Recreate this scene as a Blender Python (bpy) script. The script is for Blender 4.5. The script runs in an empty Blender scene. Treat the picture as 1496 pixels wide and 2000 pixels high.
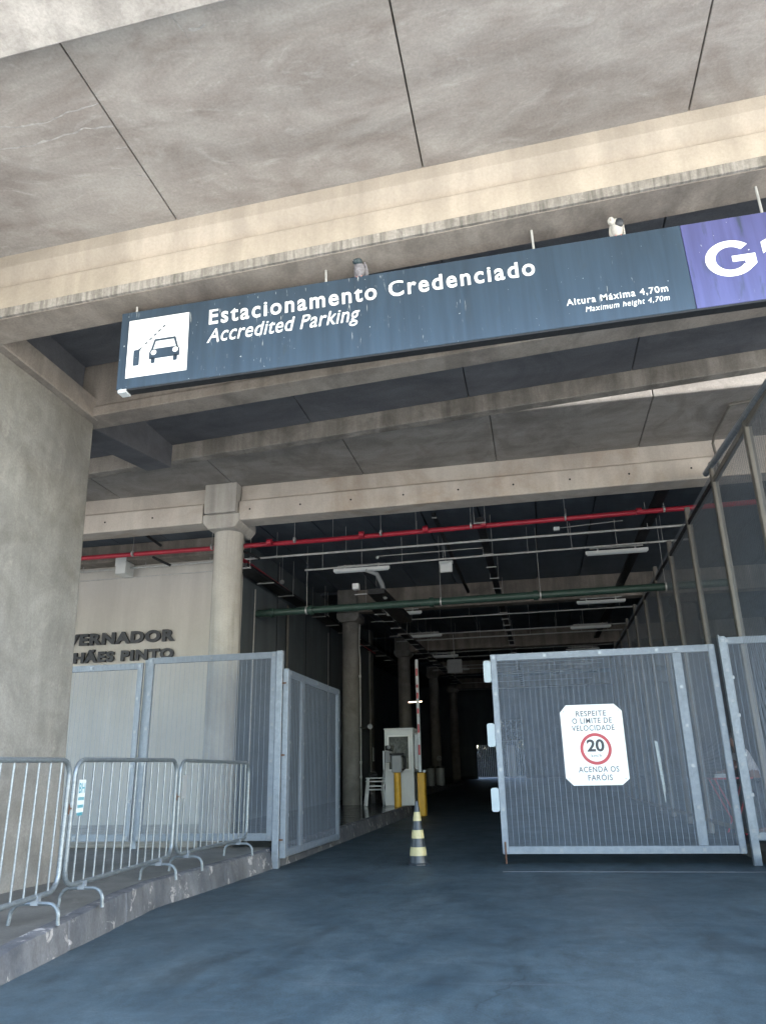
import bpy, bmesh, math, random
from mathutils import Vector, Matrix, noise
random.seed(7)
S = bpy.context.scene
COL = S.collection
R = math.radians

# ------------------------------------------------------------------ camera, sky, sun, exposure
cam_d = bpy.data.cameras.new('camera'); cam = bpy.data.objects.new('camera', cam_d); COL.objects.link(cam)
S.camera = cam
M3 = Matrix(((0.98060607, 0.08178516, 0.17810929), (0.19503319, -0.31755914, -0.92796457), (-0.0193335, 0.94470492, -0.32735124)))
cam.matrix_world = Matrix.Translation((0, 0, 1.2)) @ M3.to_4x4()
cam_d.sensor_fit = 'HORIZONTAL'; cam_d.sensor_width = 36.0; cam_d.lens = 1490.0 / 1496.0 * 36.0
cam_d.clip_start = 0.05; cam_d.clip_end = 2000

TO_SUN = Vector((0.69, -0.15, 0.71)).normalized()
w = bpy.data.worlds.new('World'); S.world = w; w.use_nodes = True
nt = w.node_tree; bg = nt.nodes['Background']; sky = nt.nodes.new('ShaderNodeTexSky')
sky.sky_type = 'NISHITA'; sky.sun_disc = False
sky.sun_elevation = math.asin(TO_SUN.z); sky.sun_rotation = math.atan2(TO_SUN.x, TO_SUN.y)
sky.air_density = 1.2; sky.dust_density = 1.5
nt.links.new(sky.outputs[0], bg.inputs[0]); bg.inputs[1].default_value = 0.15
sun_d = bpy.data.lights.new('sun', 'SUN'); sun_d.energy = 4.5; sun_d.angle = R(0.5); sun_d.color = (1.0, 0.96, 0.90)
sun = bpy.data.objects.new('sun', sun_d); COL.objects.link(sun)
sun.rotation_euler = TO_SUN.to_track_quat('Z', 'Y').to_euler(); sun.location = (20, -10, 30)
S.view_settings.view_transform = 'Standard'; S.view_settings.look = 'None'
S.view_settings.gamma = 1; S.view_settings.use_curve_mapping = False
S.view_settings.exposure = 3.1

# ------------------------------------------------------------------ materials
def new_mat(name):
    m = bpy.data.materials.new(name); m.use_nodes = True
    return m, m.node_tree, m.node_tree.nodes['Principled BSDF']
def coords(nt, scale=(1, 1, 1)):
    tc = nt.nodes.new('ShaderNodeTexCoord'); mp = nt.nodes.new('ShaderNodeMapping')
    mp.inputs['Scale'].default_value = scale; nt.links.new(tc.outputs['Object'], mp.inputs[0]); return mp.outputs[0]
def nz(nt, vec, scale, detail=6, dist=0.0, rough=0.6):
    n = nt.nodes.new('ShaderNodeTexNoise'); n.inputs['Scale'].default_value = scale; n.inputs['Detail'].default_value = detail
    n.inputs['Distortion'].default_value = dist; n.inputs['Roughness'].default_value = rough
    nt.links.new(vec, n.inputs['Vector']); return n.outputs['Fac']
def ramp(nt, fac, stops):
    r = nt.nodes.new('ShaderNodeValToRGB'); e = r.color_ramp.elements
    while len(e) < len(stops): e.new(0.5)
    for el, (p, c) in zip(e, stops):
        el.position = p; el.color = (*c, 1) if len(c) == 3 else c
    nt.links.new(fac, r.inputs[0]); return r.outputs['Color']
def g(v): return (v, v, v)
def mix(nt, a, b, fac, mode='MIX'):
    n = nt.nodes.new('ShaderNodeMix'); n.data_type = 'RGBA'; n.blend_type = mode
    for sock, val in ((n.inputs[0], fac), (n.inputs[6], a), (n.inputs[7], b)):
        if hasattr(val, 'is_output') or isinstance(val, bpy.types.NodeSocket): nt.links.new(val, sock)
        elif isinstance(val, (int, float)): sock.default_value = val
        else: sock.default_value = (*val, 1)
    return n.outputs[2]
def bump(nt, b, h, strength=0.3, dist=0.01):
    n = nt.nodes.new('ShaderNodeBump'); n.inputs['Strength'].default_value = strength; n.inputs['Distance'].default_value = dist
    nt.links.new(h, n.inputs['Height']); nt.links.new(n.outputs[0], b.inputs['Normal'])
def concrete(name, ca, cb, scale=1.2, streak=0.35, sscale=(5, 5, 0.35), pale=None, stain=None, rough=0.85, bmp=0.35, dist=1.2, fine=0.25, stretch=(1, 1, 1), sharp=False):
    m, nt, b = new_mat(name)
    v = coords(nt, stretch)
    c = ramp(nt, nz(nt, v, scale, 9, dist, 0.65), ((0.36, ca), (0.62, cb)))
    if pale:
        k = ramp(nt, nz(nt, v, scale * 2.3, 10, dist * 2.0, 0.7), ((0.57, g(0)), (0.60, g(1))) if sharp else ((0.55, g(0)), (0.72, g(1))))
        c = mix(nt, c, pale, mix(nt, g(0), k, 0.6, 'MIX'))
    if stain:
        k = ramp(nt, nz(nt, v, scale * 0.8, 8, dist * 1.5, 0.6), ((0.5, g(0)), (0.68, g(1))))
        c = mix(nt, c, stain, mix(nt, g(0), k, 0.55, 'MIX'))
    s = ramp(nt, nz(nt, coords(nt, sscale), 1.0, 6, 0.3, 0.6), ((0.38, g(1 - streak)), (0.6, g(1))))
    c = mix(nt, c, s, 1.0, 'MULTIPLY')
    f = ramp(nt, nz(nt, coords(nt), 45, 4, 0, 0.7), ((0.3, g(1 - fine)), (0.7, g(1))))
    c = mix(nt, c, f, 1.0, 'MULTIPLY')
    nt.links.new(c, b.inputs['Base Color']); b.inputs['Roughness'].default_value = rough
    h = mix(nt, nz(nt, coords(nt), 30, 6, 0.2), nz(nt, coords(nt), 6, 6, 0.5), 0.5)
    bump(nt, b, h, bmp, 0.012)
    return m
def plain(name, c, rough=0.5, metal=0.0, var=0.12, scale=8, bmp=0.0, coat=0.0, sscale=(1, 1, 1)):
    m, nt, b = new_mat(name)
    k = ramp(nt, nz(nt, coords(nt, sscale), scale, 6, 0.6), ((0.3, g(1 - var)), (0.7, g(1))))
    nt.links.new(mix(nt, c, k, 1.0, 'MULTIPLY'), b.inputs['Base Color'])
    rr = ramp(nt, nz(nt, coords(nt), scale * 2, 4), ((0.3, g(max(0, rough - 0.08))), (0.7, g(min(1, rough + 0.08)))))
    nt.links.new(rr, b.inputs['Roughness'])
    b.inputs['Metallic'].default_value = metal; b.inputs['Coat Weight'].default_value = coat
    if bmp: bump(nt, b, nz(nt, coords(nt), scale * 6, 4), bmp, 0.004)
    return m

M = {}
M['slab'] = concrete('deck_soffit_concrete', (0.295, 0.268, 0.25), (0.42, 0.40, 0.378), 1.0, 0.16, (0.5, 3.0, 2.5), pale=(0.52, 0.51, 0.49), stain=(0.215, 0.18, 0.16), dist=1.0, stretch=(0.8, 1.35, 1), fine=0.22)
M['slab2'] = concrete('rear_soffit_concrete', (0.095, 0.10, 0.115), (0.14, 0.145, 0.16), 0.8, 0.2, (0.6, 2.5, 2.5), dist=1.5)  # deck concrete made darker and bluer, with the shade put into its colour
M['beam'] = concrete('pale_beam_concrete', (0.40, 0.36, 0.30), (0.50, 0.45, 0.38), 0.6, 0.22, (2.2, 2, 0.25), dist=0.7, fine=0.14)
M['slabA'] = concrete('front_soffit_concrete', (0.24, 0.225, 0.21), (0.34, 0.325, 0.305), 0.9, 0.2, (0.6, 2.5, 2.5), stain=(0.18, 0.16, 0.145), dist=1.8)
M['edge'] = concrete('stained_edge_concrete', (0.40, 0.38, 0.36), (0.56, 0.54, 0.51), 1.6, 0.25, (3, 3, 1), stain=(0.24, 0.215, 0.20), dist=1.5)
M['beam2'] = concrete('weathered_beam_concrete', (0.27, 0.24, 0.21), (0.36, 0.325, 0.285), 0.8, 0.3, (3.5, 2, 0.3), stain=(0.17, 0.15, 0.14), dist=0.9)
M['rough'] = concrete('rough_lip_concrete', (0.27, 0.255, 0.23), (0.38, 0.36, 0.33), 3.0, 0.45, (21, 5, 1.6), pale=(0.6, 0.58, 0.54), dist=0.6, bmp=0.9)
M['rough2'] = concrete('sooty_beam_concrete', (0.27, 0.25, 0.22), (0.36, 0.335, 0.30), 1.3, 0.45, (2.6, 2, 0.35), pale=(0.42, 0.39, 0.34), stain=(0.13, 0.115, 0.10), dist=1.6, bmp=0.7)
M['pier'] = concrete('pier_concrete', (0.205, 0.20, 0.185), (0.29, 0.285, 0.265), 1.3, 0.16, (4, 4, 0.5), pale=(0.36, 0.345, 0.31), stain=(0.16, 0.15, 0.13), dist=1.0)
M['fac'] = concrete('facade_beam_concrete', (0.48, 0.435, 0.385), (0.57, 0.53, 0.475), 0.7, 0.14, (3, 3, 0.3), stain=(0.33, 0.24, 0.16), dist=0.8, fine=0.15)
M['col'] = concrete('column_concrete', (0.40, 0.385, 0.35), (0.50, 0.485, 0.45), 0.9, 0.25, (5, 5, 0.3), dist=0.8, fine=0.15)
M['plaster'] = concrete('beige_plaster', (0.54, 0.53, 0.495), (0.60, 0.59, 0.55), 0.5, 0.12, (2, 2, 0.2), dist=0.4, fine=0.08, bmp=0.12)
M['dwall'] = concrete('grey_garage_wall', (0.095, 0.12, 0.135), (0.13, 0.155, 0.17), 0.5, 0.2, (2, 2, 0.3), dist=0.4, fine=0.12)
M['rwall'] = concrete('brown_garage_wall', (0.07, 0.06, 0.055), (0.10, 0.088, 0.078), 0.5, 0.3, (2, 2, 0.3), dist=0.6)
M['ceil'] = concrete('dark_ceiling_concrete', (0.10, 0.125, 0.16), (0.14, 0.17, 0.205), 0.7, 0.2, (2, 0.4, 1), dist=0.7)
M['pave'] = concrete('pavement_concrete', (0.13, 0.13, 0.12), (0.20, 0.20, 0.185), 1.1, 0.2, (1.5, 0.6, 1), pale=(0.25, 0.25, 0.23), stain=(0.09, 0.095, 0.095), dist=1.4, rough=0.6)
M['ground'] = concrete('plaza_concrete', (0.36, 0.33, 0.29), (0.44, 0.41, 0.36), 0.4, 0.1, (1, 1, 1), dist=0.8)
# road: dark sealed floor, slightly blue, scuffed
m, nt, b = new_mat('dark_road_surface')
c = ramp(nt, nz(nt, coords(nt, (1, 0.7, 1)), 0.55, 10, 1.6, 0.62), ((0.34, (0.034, 0.062, 0.080)), (0.5, (0.050, 0.083, 0.102)), (0.66, (0.070, 0.106, 0.124))))
k = ramp(nt, nz(nt, coords(nt), 2.6, 10, 2.2, 0.75), ((0.58, g(0)), (0.72, g(1))))
c = mix(nt, c, (0.13, 0.16, 0.18), mix(nt, g(0), k, 0.35))
k = ramp(nt, nz(nt, coords(nt, (1, 0.35, 1)), 1.6, 8, 1.2, 0.6), ((0.28, g(0.55)), (0.46, g(1))))
c = mix(nt, c, k, 1.0, 'MULTIPLY')
k = ramp(nt, nz(nt, coords(nt), 90, 3), ((0.3, g(0.62)), (0.7, g(1.2))))
c = mix(nt, c, k, 1.0, 'MULTIPLY')
k = ramp(nt, nz(nt, coords(nt, (1, 0.8, 1)), 5.5, 10, 0.3, 0.85), ((0.38, g(0.70)), (0.5, g(1.0)), (0.62, g(1.28))))
c = mix(nt, c, k, 1.0, 'MULTIPLY')
k = ramp(nt, nz(nt, coords(nt, (1.2, 2.2, 1)), 2.1, 12, 0.8, 0.8), ((0.60, g(0)), (0.625, g(0.5))))
c = mix(nt, c, (0.028, 0.045, 0.058), k)
# tyre scuffs along the drive, grit and a few fine cracks
k = ramp(nt, nz(nt, coords(nt, (3.2, 0.10, 1)), 1.0, 7, 0.5), ((0.54, g(1.0)), (0.72, g(0.8))))
c = mix(nt, c, k, 1.0, 'MULTIPLY')
k = ramp(nt, nz(nt, coords(nt, (0.5, 6.0, 1)), 1.0, 8, 0.9, 0.7), ((0.60, g(0)), (0.70, g(0.35))))
c = mix(nt, c, (0.13, 0.155, 0.175), k)
k = ramp(nt, nz(nt, coords(nt), 22, 5, 0.4, 0.8), ((0.66, g(0)), (0.70, g(0.5))))
c = mix(nt, c, (0.16, 0.18, 0.19), k)
vo = nt.nodes.new('ShaderNodeTexVoronoi'); vo.feature = 'DISTANCE_TO_EDGE'; vo.inputs['Scale'].default_value = 0.42
wv = nt.nodes.new('ShaderNodeVectorMath'); wv.operation = 'ADD'; nn_ = nt.nodes.new('ShaderNodeTexNoise'); nn_.inputs['Scale'].default_value = 1.4; nn_.inputs['Detail'].default_value = 8
cc_ = coords(nt); nt.links.new(cc_, nn_.inputs['Vector']); nt.links.new(cc_, wv.inputs[0]); nt.links.new(nn_.outputs['Color'], wv.inputs[1]); nt.links.new(wv.outputs[0], vo.inputs['Vector'])
k = ramp(nt, vo.outputs['Distance'], ((0.0, g(0.55)), (0.006, g(1))))
c = mix(nt, c, k, mix(nt, g(0), ramp(nt, nz(nt, coords(nt), 0.35, 3), ((0.45, g(0)), (0.6, g(1)))), 1.0), 'MULTIPLY')
nt.links.new(c, b.inputs['Base Color'])
nt.links.new(ramp(nt, nz(nt, coords(nt), 1.3, 6, 1.0), ((0.3, g(0.5)), (0.7, g(0.64)))), b.inputs['Roughness'])
bump(nt, b, nz(nt, coords(nt), 70, 6, 0, 0.75), 0.35, 0.006)
M['road'] = m
M['gloss'] = plain('polished_platform_paint', (0.07, 0.08, 0.085), 0.16, 0, 0.3, 1.5)
M['galv'] = plain('galvanised_steel', (0.27, 0.31, 0.35), 0.45, 0.35, 0.28, 14, 0.1)
M['galvw'] = plain('galvanised_wire', (0.26, 0.31, 0.38), 0.5, 0.3, 0.2, 10)
M['galvt'] = plain('galvanised_tube', (0.21, 0.245, 0.265), 0.38, 0.45, 0.35, 22, 0.1, sscale=(1, 1, 2))
M['boltm'] = plain('bolt_steel', (0.30, 0.33, 0.36), 0.35, 0.5, 0.2, 40)
M['rust'] = plain('rusty_steel', (0.16, 0.08, 0.05), 0.8, 0.2, 0.5, 30, 0.3)
M['white'] = plain('white_paint', (0.55, 0.60, 0.62), 0.45, 0, 0.08, 6)
M['hplate'] = plain('pale_steel_plate', (0.40, 0.48, 0.52), 0.45, 0, 0.1, 6)
M['darkwire'] = plain('darker_wire', (0.13, 0.155, 0.185), 0.5, 0.2, 0.2, 10)  # darker variant of the galvanised wire
M['plate'] = plain('white_sign_face', (0.86, 0.88, 0.86), 0.35, 0, 0.05, 3)
M['black'] = plain('black_print', (0.035, 0.04, 0.05), 0.5)
M['dgrey'] = plain('dark_grey_print', (0.10, 0.11, 0.13), 0.5)
M['redp'] = plain('red_print', (0.50, 0.055, 0.07), 0.45)
M['redpipe'] = plain('red_pipe_paint', (0.48, 0.03, 0.055), 0.4, 0, 0.25, 6)
M['green'] = plain('dark_green_pipe_paint', (0.035, 0.075, 0.06), 0.45, 0, 0.35, 5)
M['conduit'] = plain('grey_conduit', (0.52, 0.53, 0.52), 0.45, 0.2, 0.3, 10)
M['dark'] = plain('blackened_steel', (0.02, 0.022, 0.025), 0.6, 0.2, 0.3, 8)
M['post'] = concrete('beige_painted_post', (0.13, 0.125, 0.11), (0.18, 0.17, 0.15), 1.2, 0.2, (6, 6, 0.4), dist=0.6, fine=0.1, rough=0.6, bmp=0.1)
M['yellow'] = plain('yellow_paint', (0.72, 0.40, 0.02), 0.45, 0, 0.25, 7)
M['boothw'] = plain('booth_panel', (0.72, 0.75, 0.74), 0.45, 0, 0.1, 3)
M['greybox'] = plain('grey_plastic', (0.30, 0.32, 0.33), 0.5, 0, 0.15, 5)
M['chair'] = plain('white_plastic', (0.66, 0.70, 0.70), 0.4, 0, 0.12, 6)
M['coney'] = plain('pale_yellow_band', (0.52, 0.46, 0.24), 0.45, 0, 0.28, 14)
M['coneb'] = plain('black_rubber', (0.03, 0.04, 0.05), 0.38, 0, 0.35, 12)
M['signblue'] = None
def dirty_sign(name, base, rough):
    m, nt, b = new_mat(name)
    c = mix(nt, base, ramp(nt, nz(nt, coords(nt, (9, 1, 0.5)), 1.0, 7, 0.4), ((0.35, g(0.72)), (0.6, g(1)))), 1.0, 'MULTIPLY')
    # bird droppings running down: thin vertical blobs, gathered in patches
    k = ramp(nt, nz(nt, coords(nt, (55, 1, 7)), 1.0, 3, 0.3, 0.5), ((0.665, g(0)), (0.71, g(0.9))))
    k2 = ramp(nt, nz(nt, coords(nt, (1.3, 1, 0.6)), 1.0, 2), ((0.48, g(0)), (0.62, g(1))))
    c = mix(nt, c, (0.62, 0.64, 0.62), mix(nt, k, k2, 1.0, 'MULTIPLY'))
    k = ramp(nt, nz(nt, coords(nt, (32, 1, 28)), 1.0, 2), ((0.72, g(0)), (0.75, g(1))))
    c = mix(nt, c, (0.6, 0.62, 0.6), k)
    k = ramp(nt, nz(nt, coords(nt, (14, 1, 2.2)), 1.0, 5, 0.5), ((0.58, g(0)), (0.70, g(0.7))))
    c = mix(nt, c, (0.03, 0.045, 0.06), k)
    nt.links.new(c, b.inputs['Base Color']); b.inputs['Roughness'].default_value = rough
    b.inputs['Specular IOR Level'].default_value = 0.7
    return m
M['signblue'] = dirty_sign('dark_blue_sign_face', (0.034, 0.058, 0.088), 0.30)
M['signviolet'] = dirty_sign('violet_sign_face', (0.085, 0.09, 0.23), 0.30)
m, nt, b = new_mat('window_glass')
b.inputs['Metallic'].default_value = 0.6; b.inputs['Roughness'].default_value = 0.03; b.inputs['Specular IOR Level'].default_value = 1.0
c = ramp(nt, nz(nt, coords(nt, (4, 4, 3)), 2.0, 8, 2.0), ((0.4, (0.18, 0.20, 0.19)), (0.7, (0.42, 0.44, 0.42))))  # mottled reflections painted into the glass colour
nt.links.new(c, b.inputs['Base Color']); M['glass'] = m
m, nt, b = new_mat('lit_tube')
b.inputs['Emission Color'].default_value = (1.0, 0.72, 0.5, 1); b.inputs['Emission Strength'].default_value = 1.6; M['lit'] = m
M['skin'] = plain('brown_skin', (0.26, 0.13, 0.09), 0.5)
M['shirt'] = plain('white_shirt_cloth', (0.66, 0.64, 0.68), 0.8, 0, 0.15, 8)
M['trouser'] = plain('dark_trouser_cloth', (0.03, 0.035, 0.05), 0.85)
M['pigeon'] = plain('grey_feathers', (0.24, 0.235, 0.26), 0.7, 0, 0.5, 45)
M['pigeonh'] = plain('slate_feathers', (0.035, 0.06, 0.072), 0.5, 0, 0.3, 40)
M['pigeonw'] = plain('white_feathers', (0.50, 0.49, 0.46), 0.7, 0, 0.2, 45)
M['leg'] = plain('pink_bird_legs', (0.5, 0.26, 0.24), 0.6)
M['teal'] = plain('teal_print', (0.05, 0.26, 0.33), 0.5)
M['leaf'] = plain('tree_leaves', (0.012, 0.018, 0.010), 0.6, 0, 0.5, 3)
M['bark'] = plain('bark', (0.08, 0.06, 0.045), 0.9, 0, 0.3, 8)
# kerb with flaking render
M['kerb'] = concrete('flaking_kerb_render', (0.085, 0.095, 0.11), (0.16, 0.165, 0.175), 1.7, 0.3, (5, 5, 1.5), pale=(0.6, 0.58, 0.56), stain=(0.05, 0.055, 0.065), dist=0.25, bmp=1.0, rough=0.9, sharp=True)

# ------------------------------------------------------------------ mesh helpers
def wloc(o):
    v = Vector((0, 0, 0))
    while o is not None: v += o.location; o = o.parent
    return v
class MB:
    def __init__(s): s.v = []; s.f = []
    def add(s, vs, fs):
        n = len(s.v); s.v += [tuple(p) for p in vs]; s.f += [tuple(i + n for i in f) for f in fs]; return s
    def box(s, x0, x1, y0, y1, z0, z1, k=0.0):
        vs = [(x, y, z + k * x) for z in (z0, z1) for y in (y0, y1) for x in (x0, x1)]
        return s.add(vs, [(0, 2, 3, 1), (4, 5, 7, 6), (0, 1, 5, 4), (2, 6, 7, 3), (0, 4, 6, 2), (1, 3, 7, 5)])
    def prism(s, prof, x0, x1, k=0.0, axis='x'):
        n = len(prof); vs = []
        for x in (x0, x1):
            for a, b in prof:
                vs.append((x, a, b + k * x) if axis == 'x' else (a, x, b) if axis == 'y' else (a, b, x))
        fs = [tuple(range(n))[::-1], tuple(range(n, 2 * n))] + [(i, (i + 1) % n, (i + 1) % n + n, i + n) for i in range(n)]
        return s.add(vs, fs)
    def cyl(s, p0, p1, r, n=12, r2=None, caps=True):
        p0 = Vector(p0); p1 = Vector(p1); r2 = r if r2 is None else r2
        d = (p1 - p0).normalized(); a = d.orthogonal().normalized(); b = d.cross(a)
        vs = []
        for p, rr in ((p0, r), (p1, r2)):
            for i in range(n):
                t = 2 * math.pi * (i + 0.5) / n; vs.append(p + a * rr * math.cos(t) + b * rr * math.sin(t))
        fs = [(i, (i + 1) % n, (i + 1) % n + n, i + n) for i in range(n)]
        if caps: fs += [tuple(range(n))[::-1], tuple(range(n, 2 * n))]
        return s.add(vs, fs)
    def tube(s, pts, r, n=8, closed=False):
        pts = [Vector(p) for p in pts]; m = len(pts); vs = []; up = None
        for i, p in enumerate(pts):
            a = pts[(i - 1) % m] if (closed or i > 0) else p; c = pts[(i + 1) % m] if (closed or i < m - 1) else p
            d = (c - a).normalized()
            if up is None: up = d.orthogonal().normalized()
            up = (up - d * up.dot(d)).normalized(); b = d.cross(up)
            for j in range(n):
                t = 2 * math.pi * j / n; vs.append(p + up * r * math.cos(t) + b * r * math.sin(t))
        fs = []
        for i in range(m if closed else m - 1):
            for j in range(n):
                fs.append((i * n + j, i * n + (j + 1) % n, ((i + 1) % m) * n + (j + 1) % n, ((i + 1) % m) * n + j))
        if not closed: fs += [tuple(range(n))[::-1], tuple((m - 1) * n + j for j in range(n))]
        return s.add(vs, fs)
    def lathe(s, prof, c=(0, 0, 0), n=24):
        vs = []; m = len(prof)
        for r, z in prof:
            for j in range(n):
                t = 2 * math.pi * j / n; vs.append((c[0] + r * math.cos(t), c[1] + r * math.sin(t), c[2] + z))
        fs = [(i * n + j, i * n + (j + 1) % n, (i + 1) * n + (j + 1) % n, (i + 1) * n + j) for i in range(m - 1) for j in range(n)]
        fs += [tuple(range(n))[::-1], tuple((m - 1) * n + j for j in range(n))]
        return s.add(vs, fs)
    def ball(s, c, r, n=12, m=8):
        if not hasattr(r, '__len__'): r = (r, r, r)
        vs = [(c[0], c[1], c[2] - r[2])]
        for i in range(1, m):
            a = -math.pi / 2 + math.pi * i / m
            for j in range(n):
                t = 2 * math.pi * j / n
                vs.append((c[0] + r[0] * math.cos(a) * math.cos(t), c[1] + r[1] * math.cos(a) * math.sin(t), c[2] + r[2] * math.sin(a)))
        vs.append((c[0], c[1], c[2] + r[2])); L = len(vs) - 1
        fs = [(0, 1 + (j + 1) % n, 1 + j) for j in range(n)]
        for i in range(m - 2):
            for j in range(n): fs.append((1 + i * n + j, 1 + i * n + (j + 1) % n, 1 + (i + 1) * n + (j + 1) % n, 1 + (i + 1) * n + j))
        fs += [(L, 1 + (m - 2) * n + j, 1 + (m - 2) * n + (j + 1) % n) for j in range(n)]
        return s.add(vs, fs)
    def build(s, name, mat, parent=None, smooth=False, bevel=0, rel=True, seg=1):
        off = wloc(parent) if (parent is not None and rel) else Vector((0, 0, 0))
        me = bpy.data.meshes.new(name)
        me.from_pydata([(v[0] - off.x, v[1] - off.y, v[2] - off.z) for v in s.v], [], s.f)
        me.materials.append(mat)
        o = bpy.data.objects.new(name, me); COL.objects.link(o)
        if parent is not None: o.parent = parent
        if smooth:
            for p in me.polygons: p.use_smooth = True
            me.set_sharp_from_angle(angle=R(40))
        if bevel:
            md = o.modifiers.new('bevel', 'BEVEL'); md.width = bevel; md.segments = seg; md.limit_method = 'ANGLE'
        return o
def tag(o, label=None, cat=None, group=None, kind=None):
    if label: o['label'] = label
    if cat: o['category'] = cat
    if group: o['group'] = group
    if kind: o['kind'] = kind
    return o
def thing(name, loc, label, cat, group=None):
    o = bpy.data.objects.new(name, None); COL.objects.link(o); o.location = loc; o.empty_display_size = 0.2
    return tag(o, label, cat, group)
def dup(root, loc, rotz=None, label=None, group=None):
    def cp(o, p):
        c = o.copy(); COL.objects.link(c); c.parent = p
        for ch in o.children: cp(ch, c)
        return c
    c = cp(root, None); c.location = loc
    if rotz is not None: c.rotation_euler.z = rotz
    if label: c['label'] = label
    if group: c['group'] = group
    return c
def clone(o, parent, off):
    c = o.copy(); COL.objects.link(c); c.parent = parent; c.location = Vector(o.location) + Vector(off); return c

def text_mesh(body, offset=0.0, shear=0.0, spacing=1.0, extrude=0.0, wspace=1.0):
    cu = bpy.data.curves.new('lettering', 'FONT'); cu.body = body; cu.offset = offset; cu.shear = shear
    cu.space_character = spacing; cu.space_word = wspace; cu.extrude = extrude; cu.fill_mode = 'BOTH' if extrude else 'FRONT'; cu.resolution_u = 4
    ob = bpy.data.objects.new('lettering', cu); COL.objects.link(ob)
    dg = bpy.context.evaluated_depsgraph_get()
    me = bpy.data.meshes.new_from_object(ob.evaluated_get(dg))
    vs = [tuple(v.co) for v in me.vertices]; fs = [tuple(p.vertices) for p in me.polygons]
    bpy.data.objects.remove(ob); bpy.data.curves.remove(cu); bpy.data.meshes.remove(me)
    return vs, fs
def fit(vs, x0, x1, z0, caph, y, capref, depth=0.0, tilt=0.0, lower=False):
    """text (x right, y up) -> world xz plane facing -Y; baseline z0; height of cap letters caph"""
    a = min(v[0] for v in vs); b = max(v[0] for v in vs)
    sx = (x1 - x0) / (b - a); sz = caph / capref
    if lower:
        xh = XH * capref; t = 0.75 * capref
        def up(y):
            if y <= 0: return y
            if y <= xh: return y * t / xh
            return t + (y - xh) * (capref - t) / (capref - xh)
        vs = [(v[0], up(v[1]), v[2]) for v in vs]
    return [(x0 + (v[0] - a) * sx, y - v[2] * depth, z0 + v[1] * sz + tilt * (v[0] - a) * sx) for v in vs]
_a, _ = text_mesh('x'); _b, _ = text_mesh('H'); XH = max(v[1] for v in _a) / max(v[1] for v in _b)
CAP = {}
def capref(offset):
    if offset not in CAP:
        vs, _ = text_mesh('H', offset); CAP[offset] = max(v[1] for v in vs) - min(v[1] for v in vs)
    return CAP[offset]
def put_text(name, body, x0, x1, z0, caph, y, mat, parent, offset=0.0, shear=0.0, spacing=1.0, wspace=1.0):
    vs, fs = text_mesh(body, offset, shear, spacing, 0.0, wspace)
    vs = fit(vs, x0, x1, z0, caph, y, capref(offset), lower=len(body) > 2)
    return letters_of(vs, fs, mat, parent, False)
def letters_of(vs, fs, mat, parent, rel):
    for x0, x1, fl in islands(vs, fs):
        idx = sorted({i for f in fl for i in f}); mp = {i: k for k, i in enumerate(idx)}
        mb = MB(); mb.v = [vs[i] for i in idx]; mb.f = [tuple(mp[i] for i in f) for f in fl]
        mb.build('letter', mat, parent, rel=rel)
def islands(vs, fs):
    par = list(range(len(vs)))
    def find(a):
        while par[a] != a: par[a] = par[par[a]]; a = par[a]
        return a
    for f in fs:
        r0 = find(f[0])
        for i in f[1:]: par[find(i)] = r0
    gr = {}
    for f in fs: gr.setdefault(find(f[0]), []).append(f)
    out = []
    for fl in gr.values():
        idx = sorted({i for f in fl for i in f}); out.append([min(vs[i][0] for i in idx), max(vs[i][0] for i in idx), fl])
    out.sort(key=lambda t: t[0]); res = []
    for a, b, fl in out:
        if res and a < res[-1][1] - 0.35 * min(b - a, res[-1][1] - res[-1][0]): res[-1][1] = max(b, res[-1][1]); res[-1][2] += fl
        else: res.append([a, b, list(fl)])
    return res

# ------------------------------------------------------------------ ground, road, platform
def gz(y): return max(0.0, min(y, 62) - 12.0) * 0.018
def pz(y): return 0.18 + 0.07 * min(1, max(0, (y - 5) / 2)) + max(0.0, min(y, 62) - 11.0) * 0.0165
def sheet(name, x0, x1, ys, zf, mat, nx=1):
    mb = MB(); n = nx + 1
    for y in ys:
        for i in range(n): mb.v.append((x0 + (x1 - x0) * i / nx, y, zf(y)))
    for j in range(len(ys) - 1):
        for i in range(nx): mb.f.append((j * n + i, j * n + i + 1, (j + 1) * n + i + 1, (j + 1) * n + i))
    return tag(mb.build(name, mat), kind='structure')
sheet('ground', -600, 600, [-600, 0, 12, 62, 600], lambda y: gz(y) - 0.008, M['ground'])
sheet('road', -16, 14, [0.8, 12, 62], lambda y: gz(y), M['road'])
def kx(y):
    pts = [(-6, -3.1), (4.9, -3.47), (7.85, -3.91), (9.1, -3.87), (12, -3.83), (23.4, -3.55)]
    for (a, xa), (b_, xb) in zip(pts, pts[1:]):
        if y <= b_: return xa + (xb - xa) * max(0, (y - a)) / (b_ - a)
    return pts[-1][1]
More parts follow.
